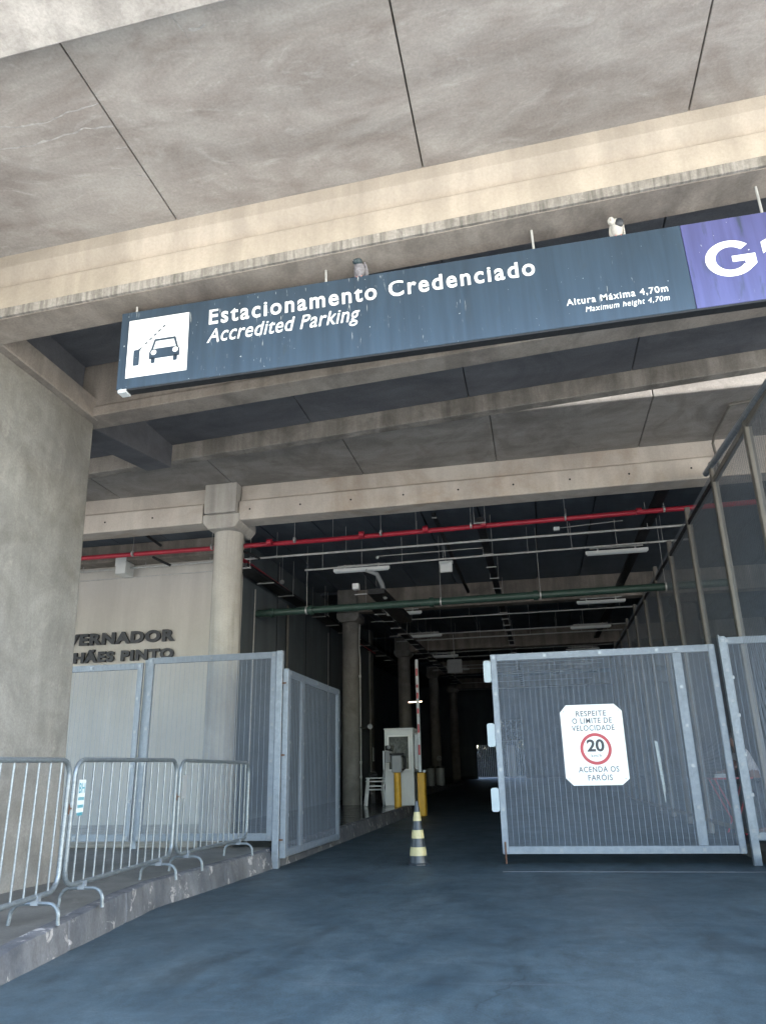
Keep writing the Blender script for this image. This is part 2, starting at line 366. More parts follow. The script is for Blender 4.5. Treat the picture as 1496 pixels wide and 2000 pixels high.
# pavement top (kerb kept 12 cm wide in front of it)
mb = MB(); ys = [2.0 + 0.5 * i for i in range(43)] + [23.4]
for y in ys: mb.v += [(-14, y, pz(y) - 0.003), (kx(y) - 0.11, y, pz(y) - 0.003)]
mb.f = [(2 * i, 2 * i + 1, 2 * i + 3, 2 * i + 2) for i in range(len(ys) - 1)]
mb.v += [(-14, y, pz(y) - 0.003) for y in (23.4, 62)] + [(-4.9, y, pz(y) - 0.003) for y in (23.4, 62)]
n = len(mb.v); mb.f.append((n - 4, n - 2, n - 1, n - 3))
for s_ in mb.f: pass
front = [f for f in mb.f if all(mb.v[i][1] <= 11.6 for i in f)]; rear = [f for f in mb.f if f not in front]
pv = MB(); pv.v = list(mb.v); pv.f = front; tag(pv.build('pavement', M['pave']), kind='structure')
pv = MB(); pv.v = list(mb.v); pv.f = rear; tag(pv.build('platform', M['gloss']), kind='structure')
# kerb: rough, chipped
def kerb(name, y0, y1, step, amp):
    mb = MB(); ny = int((y1 - y0) / step); prof = [(0.02, -0.06), (0.012, 0.2), (0.0, 0.5), (-0.004, 0.8), (-0.014, 0.97), (-0.03, 1.0), (-0.07, 1.0), (-0.125, 1.0)]
    for j in range(ny + 1):
        y = y0 + (y1 - y0) * j / ny; zt = pz(y); zb = gz(y)
        for i, (dx, t) in enumerate(prof):
            nn = noise.noise(Vector((y * 1.9, t * 2.1, 3.3))); n2 = noise.noise(Vector((y * 7, t * 5, 9.1)))
            chip = max(0, noise.noise(Vector((y * 3.1, 5.0, 0.7))) - 0.12) * 0.14 if i >= 3 and i <= 5 else 0
            f = amp * (1 if i < 7 else 0); jt = 0.016 if min(abs(y - q) for q in (3.4, 5.9, 7.05, 9.55, 12.4)) < 0.011 else 0.0
            mb.v.append((kx(y) + dx + f * (nn * 0.014 + n2 * 0.010 - chip * 0.5 - jt), y, zb + (zt - zb) * t - (chip * 0.5 + abs(n2) * 0.008) * f * (1 if i in (4, 5) else 0)))
    n = len(prof)
    for j in range(ny):
        for i in range(n - 1): mb.f.append((j * n + i, j * n + i + 1, (j + 1) * n + i + 1, (j + 1) * n + i))
    return tag(mb.build(name, M['kerb'], smooth=True), kind='structure')
kerb('kerb', 2.0, 11.6, 0.02, 1.0)
kerb('kerb', 11.6, 23.4, 0.06, 0.5)
mb = MB().box(-4.9, kx(23.4) - 0.02, 23.4, 23.5, gz(23.4) - 0.05, pz(23.4)); mb.box(-5.0, -4.9, 23.4, 62, 0, pz(40)); tag(mb.build('kerb', M['kerb']), kind='structure')
# raised concrete base right of the gate post and gate track
mb = MB().prism([(10.3, -0.05), (10.45, 0.13), (13.0, 0.16), (13.0, -0.05)], 2.78, 9.0)
tag(mb.build('kerb', M['pave'], bevel=0.02), kind='structure')
tag(MB().box(-0.62, 2.62, 10.92, 10.965, -0.01, 0.005).build('gate_track', M['dgrey']), 'thin steel strip set across the road in front of the right gate leaf', 'strip')

# ------------------------------------------------------------------ overpass
K = 0.06
ov = thing('overpass', (0, 6, 0), 'grey concrete overpass crossing above the car park entrance on a wall-like pier', 'overpass')
X0, X1 = -14.0, 30.0
joints = [-5.36, -2.99, -0.62, 1.68, 4.05, 6.4, 8.8, 11.2]
edges = [X0] + joints + [X1]
def bay(y0, y1, mat, nm='deck_panel'):
    for a, b_ in zip(edges, edges[1:]):
        MB().box(a + 0.0065, b_ - 0.0065, y0, y1, 6.42 + 0.0, 6.60, K).build(nm, mat, ov, bevel=0.006)
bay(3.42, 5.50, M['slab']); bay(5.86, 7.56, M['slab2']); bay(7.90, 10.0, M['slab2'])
MB().box(X0, X1, 2.6, 10.16, 6.62, 7.2, K).build('deck', M['beam2'], ov)
MB().prism([(2.65, 6.12), (3.36, 6.10), (3.41, 6.45), (3.41, 6.6), (2.75, 7.3), (2.75, 8.2), (2.45, 8.2), (2.45, 6.4)][::-1], X0, X1, K).build('edge_beam', M['edge'], ov, bevel=0.01)
MB().prism([(X0, 7.0 + K * X0), (X1, 7.0 + K * X1), (X1, 8.9), (10, 7.80), (X0, 7.80)], 9.95, 10.16, axis='y').build('sun_stop_parapet', M['beam2'], ov)  # unseen at the rear, height set to stop sun slipping through the gap
# pale lime deposits along hairline cracks under the first bay
def deposit(pts, w0):
    mb = MB(); fine = []
    for (a, b_), (c_, d_) in zip(pts, pts[1:]):
        for q in range(8): fine.append((a + (c_ - a) * q / 8, b_ + (d_ - b_) * q / 8))
    fine.append(pts[-1])
    for i, (x, y) in enumerate(fine):
        wob = noise.noise(Vector((x * 9, y * 9, 1.0))) * 0.02; wd = w0 * (0.5 + abs(noise.noise(Vector((x * 14, 3, y * 14)))) * 1.6)
        for z in (0.0025, 0.0005):
            for sgn in (-1, 1): mb.v.append((x, y + wob + sgn * wd, 6.42 - z + K * x))
    for i in range(len(fine) - 1):
        a, b_ = 4 * i, 4 * i + 4
        mb.f += [(a, a + 1, b_ + 1, b_), (a + 2, b_ + 2, b_ + 3, a + 3), (a, b_, b_ + 2, a + 2), (a + 1, a + 3, b_ + 3, b_ + 1)]
    mb.build('lime_deposit', M['lime'], ov)
M['lime'] = concrete('lime_deposit', (0.36, 0.35, 0.34), (0.50, 0.49, 0.48), 9, 0.2, (9, 9, 9), dist=0.8)
for pts, w0 in ((((-3.86, 4.11), (-3.65, 4.14), (-3.44, 4.15), (-3.28, 4.12), (-3.0, 4.10)), 0.006), (((-4.0, 4.3), (-3.72, 4.33), (-3.42, 4.31), (-3.23, 4.29), (-3.0, 4.33)), 0.007),
                (((-2.13, 3.60), (-2.10, 3.71), (-2.09, 3.84)), 0.022), (((-1.93, 3.70), (-1.99, 3.71), (-2.06, 3.71)), 0.016), (((-3.09, 4.54), (-2.999, 4.55)), 0.007), (((-3.08, 4.86), (-2.999, 4.89)), 0.007)):
    deposit(pts, w0)
# beam 1 : stepped pale face with a rough lip
MB().prism([(5.86, 5.715), (5.86, 6.62), (5.47, 6.62), (5.47, 6.285), (5.565, 6.075), (5.475, 6.055), (5.475, 5.80), (5.50, 5.80), (5.50, 5.715)], -6.9, X1, K).build('cross_beam', M['beam'], ov, bevel=0.006)
MB().box(-5.02, X1, 5.497, 5.866, 5.700, 5.7145, K).build('beam_soffit', M['beam2'], ov)
MB().prism([(5.496, 5.708), (5.496, 5.80), (5.462, 5.80), (5.466, 5.708)], -5.02, X1, K).build('beam_lip', M['rough'], ov)
MB().prism([(7.90, 5.72), (7.90, 6.62), (7.60, 6.62), (7.60, 6.0), (7.59, 5.86), (7.565, 5.845), (7.565, 5.72)], -5.30, X1, K).build('cross_beam', M['beam2'], ov, bevel=0.008)
MB().prism([(10.20, 6.17), (10.20, 6.62), (10.02, 6.62), (10.02, 6.17)], X0, X1, K).build('cross_beam', M['rough2'], ov, bevel=0.01)
# girders along the deck over the pier
MB().box(-6.9, -5.20, 3.43, 5.468, 5.74, 6.415, K).build('girder', M['slab2'], ov, bevel=0.01)
MB().box(-6.9, -5.20, 5.868, 7.56, 5.72, 6.62, K).build('girder', M['slab2'], ov, bevel=0.01)
MB().box(-7.0, -5.03, 2.97, 7.70, 5.712, 5.98, K).build('pier_cap', M['beam2'], ov, bevel=0.01)
mb = MB()
yz = [(7.9, 5.74), (10.02, 6.06), (10.02, 6.62), (7.9, 6.62)]
mb.prism(yz, -5.62, -5.22, K); mb.build('girder', M['slab2'], ov, bevel=0.01)
# pier: wall with a rounded far edge, slightly flared foot
mb = MB(); secs = []
for i in range(13):
    z = 0.0 + (5.398) * i / 12; dx = 0.16 * (1 - i / 12) ** 1.3
    ring = []
    xr = -5.12 + dx; yr = 7.80 + 0.05 * (1 - i / 12); r = 0.09
    for q in range(5): t = math.pi / 2 * q / 4; ring.append((xr - r + r * math.cos(t), yr - r + r * math.sin(t)))
    ring += [(-6.9, yr), (-6.9, 3.4), (xr - 0.2, 3.4), (xr, 3.7), (xr, 5.0), (xr, 6.4)]
    secs.append([(x, y, z) for x, y in ring])
n = len(secs[0])
for s_ in secs: mb.v += s_
for i in range(12):
    for j in range(n): mb.f.append((i * n + j, i * n + (j + 1) % n, (i + 1) * n + (j + 1) % n, (i + 1) * n + j))
mb.f.append(tuple(12 * n + j for j in range(n)))
mb.build('pier', M['pier'], ov, smooth=True)

# ------------------------------------------------------------------ car park building
bd = thing('car_park_building', (0, 12.5, 0), 'concrete car park building with a dark open entrance under a pale facade beam', 'building')
KA = 0.006
ae = [-14.0, -9.8, -7.4, -5.1, -2.7, -0.35, 2.0, 4.4, 9.0]
for a, b_ in zip(ae, ae[1:]):
    MB().box(a + 0.006, b_ - 0.006, 10.47, 12.36, 6.30, 6.85, KA).build('soffit_panel', M['slabA'], bd, bevel=0.008)
def facade_beam(x0, x1, y, zb, zt, mat):
    return MB().prism([(y + 0.42, zb), (y + 0.42, zt), (y + 0.13, zt), (y + 0.10, zb + 0.40), (y, zb + 0.36), (y, zb)], x0, x1, KA).build('facade_beam', mat, bd, bevel=0.012)
facade_beam(-4.985, 9.0, 12.2, 5.61, 6.40, M['fac'])
facade_beam(-14.0, -5.665, 12.2, 5.61, 6.40, M['fac'])
for hx in (-7.6, -6.65, -4.77, -3.83, -2.91, -1.98, -1.03, -0.1, 0.83, 1.78, 2.75):  # dark discs stand in for the shade inside small holes
    MB().cyl((hx, 12.10, 5.87), (hx, 12.205, 5.87), 0.017, 10).build('hole_disc', M['dark'], bd) if False else MB().cyl((hx, 12.196, 5.80 + 0.006 * hx), (hx, 12.23, 5.80 + 0.006 * hx), 0.017, 10).build('hole_disc', M['dark'], bd)
def column(x, y, zc, mat, zceil, r=0.265, head=True):
    zb = pz(y) if x < 0 else gz(y)
    s = MB().lathe([(r * 1.02, zb - 0.02 - 0), (r * 1.02, zb + 0.02), (r, zb + 0.03), (r, zc)], (x, y, 0), 32).build('column', mat, bd, smooth=True)
    c = MB().prism([(x - 0.35, zc + 0.27), (x - 0.35, zc + 0.12), (x - 0.25, zc), (x + 0.25, zc), (x + 0.35, zc + 0.12), (x + 0.35, zc + 0.27)], y - 0.42, y + 0.42, axis='y')
    c.build('capital', mat, s, bevel=0.015)
    if head: MB().box(x - 0.30, x + 0.30, y - 0.50, y - 0.05, zc + 0.27, zceil).build('bracket', mat, s, bevel=0.01)
    return s
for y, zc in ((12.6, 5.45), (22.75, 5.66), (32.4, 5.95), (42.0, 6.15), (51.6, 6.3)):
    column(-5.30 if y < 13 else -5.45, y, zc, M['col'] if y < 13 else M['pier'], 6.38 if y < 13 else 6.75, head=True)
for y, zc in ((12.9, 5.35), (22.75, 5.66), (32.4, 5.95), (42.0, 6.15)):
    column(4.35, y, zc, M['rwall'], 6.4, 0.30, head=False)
def cz(y): return 6.42 + 0.02 * (y - 12.2)
rows = [12.62, 22.42, 32.0, 41.7, 51.4]
for a, b_ in zip(rows, rows[1:]):
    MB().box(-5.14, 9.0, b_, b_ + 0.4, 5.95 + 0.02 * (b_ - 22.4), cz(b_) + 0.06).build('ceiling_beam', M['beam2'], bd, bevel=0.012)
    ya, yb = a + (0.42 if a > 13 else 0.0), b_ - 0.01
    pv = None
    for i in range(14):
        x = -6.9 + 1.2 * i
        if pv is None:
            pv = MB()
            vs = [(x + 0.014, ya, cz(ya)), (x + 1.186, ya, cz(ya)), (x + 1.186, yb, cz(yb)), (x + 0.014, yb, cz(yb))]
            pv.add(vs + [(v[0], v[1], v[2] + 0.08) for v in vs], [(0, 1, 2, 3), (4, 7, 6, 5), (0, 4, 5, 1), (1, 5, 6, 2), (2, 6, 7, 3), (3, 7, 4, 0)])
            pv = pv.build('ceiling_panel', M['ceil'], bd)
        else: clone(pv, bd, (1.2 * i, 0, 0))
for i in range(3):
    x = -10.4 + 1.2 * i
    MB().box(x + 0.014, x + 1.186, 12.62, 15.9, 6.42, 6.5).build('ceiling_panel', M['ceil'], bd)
mb = MB().prism([(10.6, 6.9), (12.6, 6.86), (12.64, 6.66), (62, 7.7), (62, 8.4), (10.6, 8.4)], -14.2, 9.3); mb.build('roof', M['dark'], bd)
MB().box(-14.2, 9.3, 10.6, 10.9, 8.4, 11.5).build('upper_wall', M['beam'], bd)
# walls
lw = MB().box(-14.0, -6.45, 16.0, 16.25, 0, 6.85).build('front_wall', M['plaster'], bd)
MB().box(-14.0, -6.45, 15.55, 15.998, 6.02, 6.42).build('ledge', M['beam2'], bd, bevel=0.01)
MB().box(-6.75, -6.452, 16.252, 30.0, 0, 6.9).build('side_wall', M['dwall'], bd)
for y in (18.7, 21.3, 24.0, 26.7): MB().box(-6.453, -6.437, y, y + 0.02, 0.3, 6.6).build('wall_joint', M['dark'], bd)
MB().box(-6.75, -6.40, 30.0, 30.6, 0, 7).build('pilaster', M['pier'], bd, bevel=0.01)
MB().box(-9.5, -9.2, 30.6, 62, 0, 8).build('side_wall', M['dwall'], bd)
MB().box(-9.2, -6.75, 30.25, 30.55, 0, 8).build('side_wall', M['dwall'], bd)
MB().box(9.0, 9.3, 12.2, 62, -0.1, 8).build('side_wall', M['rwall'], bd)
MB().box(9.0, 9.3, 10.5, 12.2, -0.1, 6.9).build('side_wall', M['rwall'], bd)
MB().box(-14.3, -14.0, 10.6, 62, 0, 8).build('side_wall', M['plaster'], bd)
# back wall with an opening to daylight
MB().box(-9.5, -4.75, 60, 60.3, 0, 8).build('back_wall', M['dwall'], bd)
MB().box(-1.25, 9.0, 60, 60.3, 0, 8).build('back_wall', M['dwall'], bd)
MB().box(-4.75, -3.35, 60, 60.3, 3.25, 8).build('back_wall', M['dwall'], bd)
MB().box(-3.35, -1.25, 60, 60.3, 5.0, 8).build('back_wall', M['dwall'], bd)
# raised letters on the front wall
def wall_letters(body, xr, caph, z0, xscale):
    off = 0.052
    vs, fs = text_mesh(body, off, 0.0, 1.16, 0.05)
    a = min(v[0] for v in vs); b_ = max(v[0] for v in vs); s = caph / capref(off)
    vs2 = [(xr + (v[0] - b_) * s * xscale, 15.955 - v[2] * 0.6, z0 + v[1] * s) for v in vs]
    for x0, x1, fl in islands(vs2, fs):
        idx = sorted({i for f in fl for i in f}); mp = {i: k for k, i in enumerate(idx)}
        mb = MB(); mb.v = [vs2[i] for i in idx]; mb.f = [tuple(mp[i] for i in f) for f in fl]
        p = mb.build('letter', M['black'], lw, rel=True)
wall_letters('GOVERNADOR', -7.90, 0.27, 4.19, 1.30)
wall_letters('MAGALHÃES PINTO', -7.90, 0.24, 3.79, 1.28)

# ------------------------------------------------------------------ courtyard seen through the far opening
ct = thing('barred_gate', (-3, 60, gz(60)), 'distant dark gate of thin upright bars in the far opening', 'gate')
z = gz(60)
MB().box(-4.7, -1.3, 60.1, 60.14, z + 0.1, z + 0.16).build('rail', M['white'], ct)
MB().box(-4.7, -1.3, 60.1, 60.14, z + 2.6, z + 2.66).build('rail', M['white'], ct)
br = MB().cyl((-4.6, 60.12, z + 0.1), (-4.6, 60.12, z + 2.62), 0.02, 6).build('bar', M['white'], ct)
for i in range(1, 24): clone(br, ct, (0.14 * i, 0, 0))
tag(MB().box(-2.75, -2.1, 64.0, 64.6, 0.6, 3.3).build('concrete_pillar', M['beam']), 'beige concrete pillar standing in daylight beyond the far opening', 'pillar')
tag(MB().box(-9, 4, 72.0, 72.3, 0.6, 3.3).build('dark_backdrop', M['dark']), 'tall dark backdrop added beyond the tree to block bright sky in the far opening', 'wall')  # dark backdrop added to keep bright sky from showing behind the bars
tag(MB().box(-5.5, -2.9, 66.0, 66.3, 0.6, 1.0).build('sunlit_ground_block', M['white']), 'low white block standing in for sunlit ground beyond the far opening of the garage', 'wall')  # white block stands in for a patch of sunlit ground
tag(MB().box(0.6, 0.9, 60.31, 71.9, 0.6, 9).build('sun_block_wall', M['dark']), 'unseen dark side wall added to shade the yard beyond the far opening', 'wall')  # out of view, added to keep the sun off the yard
tr = thing('tree', (-3.4, 68.5, gz(68)), 'dark leafy tree beyond the far opening of the garage', 'tree')
mb = MB().cyl((-3.4, 68.5, gz(60)), (-3.2, 68.5, 3.2), 0.16, 8, 0.09); mb.cyl((-3.2, 68.5, 3), (-2.4, 68.3, 5), 0.08, 6, 0.03); mb.cyl((-3.25, 68.5, 2.8), (-4.3, 68.6, 4.8), 0.07, 6, 0.03); mb.build('trunk', M['bark'], tr)
mb = MB(); rr = random.Random(3)
for i in range(16000):
    a = Vector((rr.gauss(0, 1), rr.gauss(0, 0.7), rr.gauss(0, 1))); p = Vector((-2.9, 68.5, 4.8)) + Vector((a.x * 1.9, a.y * 1.0, a.z * 1.3))
    if p.z < 1.6: continue
    d = Vector((rr.uniform(-1, 1), rr.uniform(-1, 1), rr.uniform(-1, 1))).normalized(); e = d.orthogonal().normalized(); s = rr.uniform(0.08, 0.17)
    mb.add([p - d * s, p + e * s * 0.5, p + d * s, p - e * s * 0.5], [(0, 1, 2, 3)])
mb.build('crown', M['leaf'], tr)

# ------------------------------------------------------------------ the long hanging sign
sg = thing('overhead_sign', (-3.55, 5.65, 4.59), 'long dark blue hanging sign reading Estacionamento Credenciado with a white car pictogram', 'sign')
sg.rotation_euler.y = -0.0215
def sgb(name, mat, bxs, bevel=0):
    mb = MB()
    for b_ in bxs: mb.box(*b_)
    return mb.build(name, mat, sg, rel=False, bevel=bevel)
sgb('panel', M['signblue'], [(0, 5.062, 0.0, 0.10, 0, 0.815)], 0.003)
vp = sgb('panel', M['signviolet'], [(5.066, 6.45, 0.001, 0.10, 0, 0.815)], 0.003); vp['label'] = 'violet end panel'
sgb('frame', M['dark'], [(0.10, 6.44, 0.006, 0.094, -0.018, -0.001)])
sgb('end_cap', M['white'], [(0.02, 0.10, 0.0, 0.09, -0.035, -0.001)])
for x in (0.12, 1.99, 3.86, 5.73):
    MB().cyl((x, 0.05, 0.815), (x, 0.05, 0.90 + 0.045 * x + 0.06), 0.011, 8).build('hanger_rod', M['conduit'], sg, rel=False)
    MB().cyl((x, 0.05, 0.905 + 0.0395 * x), (x, 0.05, 0.925 + 0.0395 * x), 0.028, 8).build('rod_nut', M['conduit'], sg, rel=False)
sgb('pictogram_board', M['plate'], [(0.085, 0.685, -0.004, -0.0005, 0.105, 0.715)])
def poly(name, pts, mat, parent, y, o=(0, 0)):
    mb = MB(); mb.add([(p[0] + o[0], y, p[1] + o[1]) for p in pts], [tuple(range(len(pts)))]); return mb.build(name, mat, parent, rel=False)
def rrect(x0, x1, z0, z1, r, n=4):
    out = []
    for cx, cz_, a in ((x1 - r, z0 + r, -90), (x1 - r, z1 - r, 0), (x0 + r, z1 - r, 90), (x0 + r, z0 + r, 180)):
        for i in range(n + 1): t = R(a + 90 * i / n); out.append((cx + r * math.cos(t), cz_ + r * math.sin(t)))
    return out
O = (0.085, 0.105)
mb = MB()
def pg(pts, y=-0.0048): mb.add([(p[0] + O[0], y, p[1] + O[1]) for p in pts], [tuple(range(len(pts)))])
pg(rrect(0.065, 0.127, 0.118, 0.285, 0.012)); pg([(0.10, 0.28), (0.127, 0.27), (0.155, 0.312), (0.135, 0.305)])
ax, az, bx, bz = 0.165, 0.325, 0.375, 0.52
for i in range(5):
    t = i / 5 + 0.02; cx = ax + (bx - ax) * t; cz_ = az + (bz - az) * t
    pg([(cx, cz_ - 0.006), (cx + 0.030, cz_ + 0.010), (cx + 0.036, cz_ + 0.034), (cx + 0.006, cz_ + 0.018)])
pg([(0.222, 0.165), (0.525, 0.165), (0.525, 0.235), (0.505, 0.27), (0.24, 0.27), (0.222, 0.235)])
pg([(0.24, 0.268), (0.262, 0.268), (0.285, 0.348), (0.462, 0.348), (0.485, 0.268), (0.507, 0.268), (0.478, 0.372), (0.268, 0.372)])
pg(rrect(0.243, 0.285, 0.118, 0.18, 0.014)); pg(rrect(0.462, 0.504, 0.118, 0.18, 0.014))
mb.build('pictogram', M['signblue'], sg, rel=False)
mb = MB()
for cx in (0.268, 0.481): pg([(cx + 0.027 * math.cos(t / 16 * 2 * math.pi), 0.232 + 0.027 * math.sin(t / 16 * 2 * math.pi)) for t in range(16)], -0.0058)
mb.build('pictogram', M['plate'], sg, rel=False)
put_text('lettering', 'Estacionamento Credenciado', 0.885, 3.845, 0.55, 0.155, -0.003, M['plate'], sg, 0.018, spacing=1.20, wspace=1.0)
put_text('lettering', 'Accredited Parking', 0.87, 2.305, 0.355, 0.140, -0.003, M['plate'], sg, 0.006, 0.25, 1.05)
put_text('lettering', 'Altura Máxima 4,70m', 4.065, 4.875, 0.196, 0.060, -0.003, M['plate'], sg, 0.010, spacing=1.15)
put_text('lettering', 'Maximum height 4,70m', 4.21, 4.875, 0.112, 0.048, -0.003, M['plate'], sg, 0.0, 0.2, 1.12)
mb = MB(); ang = [R(42 + (322 - 42) * i / 30) for i in range(31)]; cx, cz_, rx, rz, st = 5.395, 0.418, 0.195, 0.172, 0.078
mb.v = [(cx + rx * math.cos(t), -0.003, cz_ + rz * math.sin(t)) for t in ang] + [(cx + (rx - st) * math.cos(t), -0.003, cz_ + (rz - st * 0.8) * math.sin(t)) for t in ang]
mb.f = [(i, i + 1, 32 + i, 31 + i) for i in range(30)]
mb.add([(cx + 0.01, -0.0034, cz_ + 0.02), (cx + 0.01, -0.0034, cz_ - 0.038), (cx + 0.105, -0.0034, cz_ - 0.038), (cx + 0.105, -0.0034, cz_ - 0.115), (cx + 0.157, -0.0034, cz_ - 0.106), (cx + 0.19, -0.0034, cz_ - 0.075), (cx + 0.19, -0.0034, cz_ + 0.02)], [(0, 1, 2, 3, 4, 5, 6)])
mb.build('letter', M['plate'], sg, rel=False)
put_text('lettering', '2', 5.635, 5.97, 0.25, 0.335, -0.003, M['plate'], sg, 0.045)

# ------------------------------------------------------------------ birds on the sign
def pigeon(x, z, label, body, headm, white):
    t = thing('pigeon', (x, 5.70, z), label, 'bird', 'pigeons perched on the sign')
    bm = MB(); bm.ball((0, 0.0, 0.105), (0.052, 0.06, 0.085), 16, 10); bm.ball((-0.01, -0.02, 0.15), (0.04, 0.045, 0.05), 12, 8)
    o = bm.build('body', body, t, smooth=True, rel=False)
    if not white:
        MB().ball((-0.008, -0.045, 0.17), (0.040, 0.045, 0.035), 14, 8).ball((-0.03, -0.078, 0.15), (0.022, 0.026, 0.022), 10, 6).build('head', headm, t, smooth=True, rel=False)
        MB().cyl((-0.036, -0.098, 0.143), (-0.046, -0.125, 0.128), 0.007, 6, 0.001).build('beak', M['black'], t, rel=False)
        MB().ball((-0.040, -0.098, 0.153), 0.004, 8, 6).build('eye', M['white'], t, smooth=True, rel=False)
    else:
        MB().ball((-0.045, -0.045, 0.165), (0.03, 0.034, 0.036), 12, 8).build('head', body, t, smooth=True, rel=False)
        MB().cyl((-0.05, -0.075, 0.155), (-0.054, -0.095, 0.145), 0.006, 6, 0.001).build('beak', M['leg'], t, rel=False)
        MB().ball((0.018, -0.046, 0.135), (0.040, 0.030, 0.046), 14, 8).build('breast', M['black'], t, smooth=True, rel=False)
    for s in (-1, 1):
        wg = MB(); vs = []
        for i in range(7):
            u = i / 6; yy = -0.02 + 0.05 * math.sin(u * 3)
            wdt = 0.035 * math.sin(0.35 + u * 2.5)
            xx = s * (0.038 + 0.014 * math.sin(u * 3.1))
            for q, th in ((-1, 0), (0, 0.012), (1, 0)): vs.append((xx + s * th, yy + q * wdt * 0.9, 0.17 - 0.15 * u))
        wg.add(vs, [(i * 3 + j, i * 3 + j + 1, i * 3 + j + 4, i * 3 + j + 3) for i in range(6) for j in range(2)])
        w_ = wg.build('wing', body, t, smooth=True, rel=False); sd = w_.modifiers.new('thick', 'SOLIDIFY'); sd.thickness = 0.008
        MB().tube([(s * 0.02, -0.02, 0.04), (s * 0.022, -0.03, 0.012), (s * 0.022, -0.045, 0.004), (s * 0.022, -0.06, 0.003)], 0.004, 6).build('leg', M['leg'], t, rel=False)
    MB().prism([(-0.035, 0.02), (0.035, 0.02), (0.028, 0.09), (-0.028, 0.09)], 0.04, 0.055, axis='y').build('tail', headm, t, rel=False)
    return t
pigeon(-1.26, 5.445, 'grey pigeon with a dark slate head perched on the sign above Estacionamento', M['pigeon'], M['pigeonh'], False)
pigeon(1.0, 5.495, 'white pigeon with a dark patch perched on the sign beside the violet panel', M['pigeonw'], M['pigeonh'], True)

# ------------------------------------------------------------------ wire mesh panels
def wires(mb, A, B, z0, z1, off, ph=0.0127, pv=0.0762, r=0.0014, rv=0.0016):
    """A,B: ground ends (x,y); off: normal offset"""
    A = Vector((A[0], A[1], 0)); B = Vector((B[0], B[1], 0)); d = (B - A); L = d.length; d.normalize(); nrm = Vector((d.y, -d.x, 0))
    def bar(p, q, u, v, r=r):
        vs = [c + a * r * u + b * r * v for c in (p, q) for a, b in ((1, 1), (-1, 1), (-1, -1), (1, -1))]
        mb.add(vs, [(0, 1, 5, 4), (1, 2, 6, 5), (2, 3, 7, 6), (3, 0, 4, 7)])
    o = nrm * off; zz = Vector((0, 0, 1))
    n = int((z1 - z0) / ph)
    for i in range(n + 1):
        z = z0 + (z1 - z0) * i / n; bar(A + o + zz * z, B + o + zz * z, nrm, zz)
    n = max(1, int(L / pv))
    for i in range(n + 1):
        p = A + d * (L * i / n) + o + nrm * 0.004; bar(p + zz * z0, p + zz * z1, nrm, d, rv)
def frame_box(name, parent, A, B, s0, s1, z0, z1, t0, t1, mat=None, bevel=0.004):
    """box in the panel's own axes: s along A->B, t along the outward normal"""
    A = Vector((A[0], A[1], 0)); B = Vector((B[0], B[1], 0)); d = (B - A).normalized(); nrm = Vector((d.y, -d.x, 0))
    vs = [A + d * s + nrm * t + Vector((0, 0, z)) for z in (z0, z1) for t in (t0, t1) for s in (s0, s1)]
    return MB().add(vs, [(0, 2, 3, 1), (4, 5, 7, 6), (0, 1, 5, 4), (2, 6, 7, 3), (0, 4, 6, 2), (1, 3, 7, 5)]).build(name, mat or M['galv'], parent, bevel=bevel)
CLIP = {}
def clip(parent, A, B, s, z, t):
    A = Vector((A[0], A[1], 0)); B = Vector((B[0], B[1], 0)); d = (B - A).normalized(); nrm = Vector((d.y, -d.x, 0))
    key = (round(d.x, 3), round(d.y, 3))
    p = A + d * s + nrm * t + Vector((0, 0, z))
    if key not in CLIP:
        o = bpy.data.objects.new('clamp_plate', None)
        mb = MB(); c = 0.022
        vs = [d * a * c + nrm * n_ + Vector((0, 0, b_ * c)) for n_ in (0, 0.005) for a, b_ in ((-1, -1), (1, -1), (1, 1), (-1, 1))]
        mb.add(vs, [(0, 3, 2, 1), (4, 5, 6, 7), (0, 1, 5, 4), (1, 2, 6, 5), (2, 3, 7, 6), (3, 0, 4, 7)])
        mb.cyl(nrm * 0.005, nrm * 0.013, 0.009, 6)
        me = bpy.data.meshes.new('clamp_plate'); me.from_pydata([tuple(v) for v in mb.v], [], mb.f); me.materials.append(M['boltm']); CLIP[key] = me
        bpy.data.objects.remove(o)
    o = bpy.data.objects.new('clamp_plate', CLIP[key]); COL.objects.link(o); o.parent = parent; o.location = p - wloc(parent)
    return o
def mesh_panel(name, A, B, z0, z1, label, cat, mull=(), group=None, sw=0.085, rw=0.10, clips=5):
    L = math.hypot(B[0] - A[0], B[1] - A[1])
    t = thing(name, (A[0], A[1], z0), label, cat, group)
    frame_box('stile', t, A, B, 0, sw, z0, z1, -0.025, 0.025); frame_box('stile', t, A, B, L - sw, L, z0, z1, -0.025, 0.025)
    frame_box('rail', t, A, B, sw + 0.001, L - sw - 0.001, z1 - rw, z1 - 0.001, -0.024, 0.023)
    frame_box('rail', t, A, B, sw + 0.001, L - sw - 0.001, z0 + 0.001, z0 + rw, -0.024, 0.023)
    for s in mull: frame_box('mullion', t, A, B, s - 0.06, s + 0.06, z0 + rw + 0.001, z1 - rw - 0.001, -0.023, 0.021)
    mb = MB(); wires(mb, A, B, z0 + 0.02, z1 - 0.005, 0.032); w_ = mb.build('wire_mesh', M['galvw'], t); w_['kind'] = 'stuff'
    for s in (sw / 2, L - sw / 2, *mull):
        for i in range(clips + 1): clip(t, A, B, s, z0 + 0.05 + (z1 - z0 - 0.1) * i / clips, 0.036)
    n = int(L / 0.75)
    for i in range(1, n):
        s = L * i / n
        if all(abs(s - q) > 0.15 for q in mull): clip(t, A, B, s, z0 + 0.05, 0.036); clip(t, A, B, s, z1 - 0.05, 0.036)
    return t
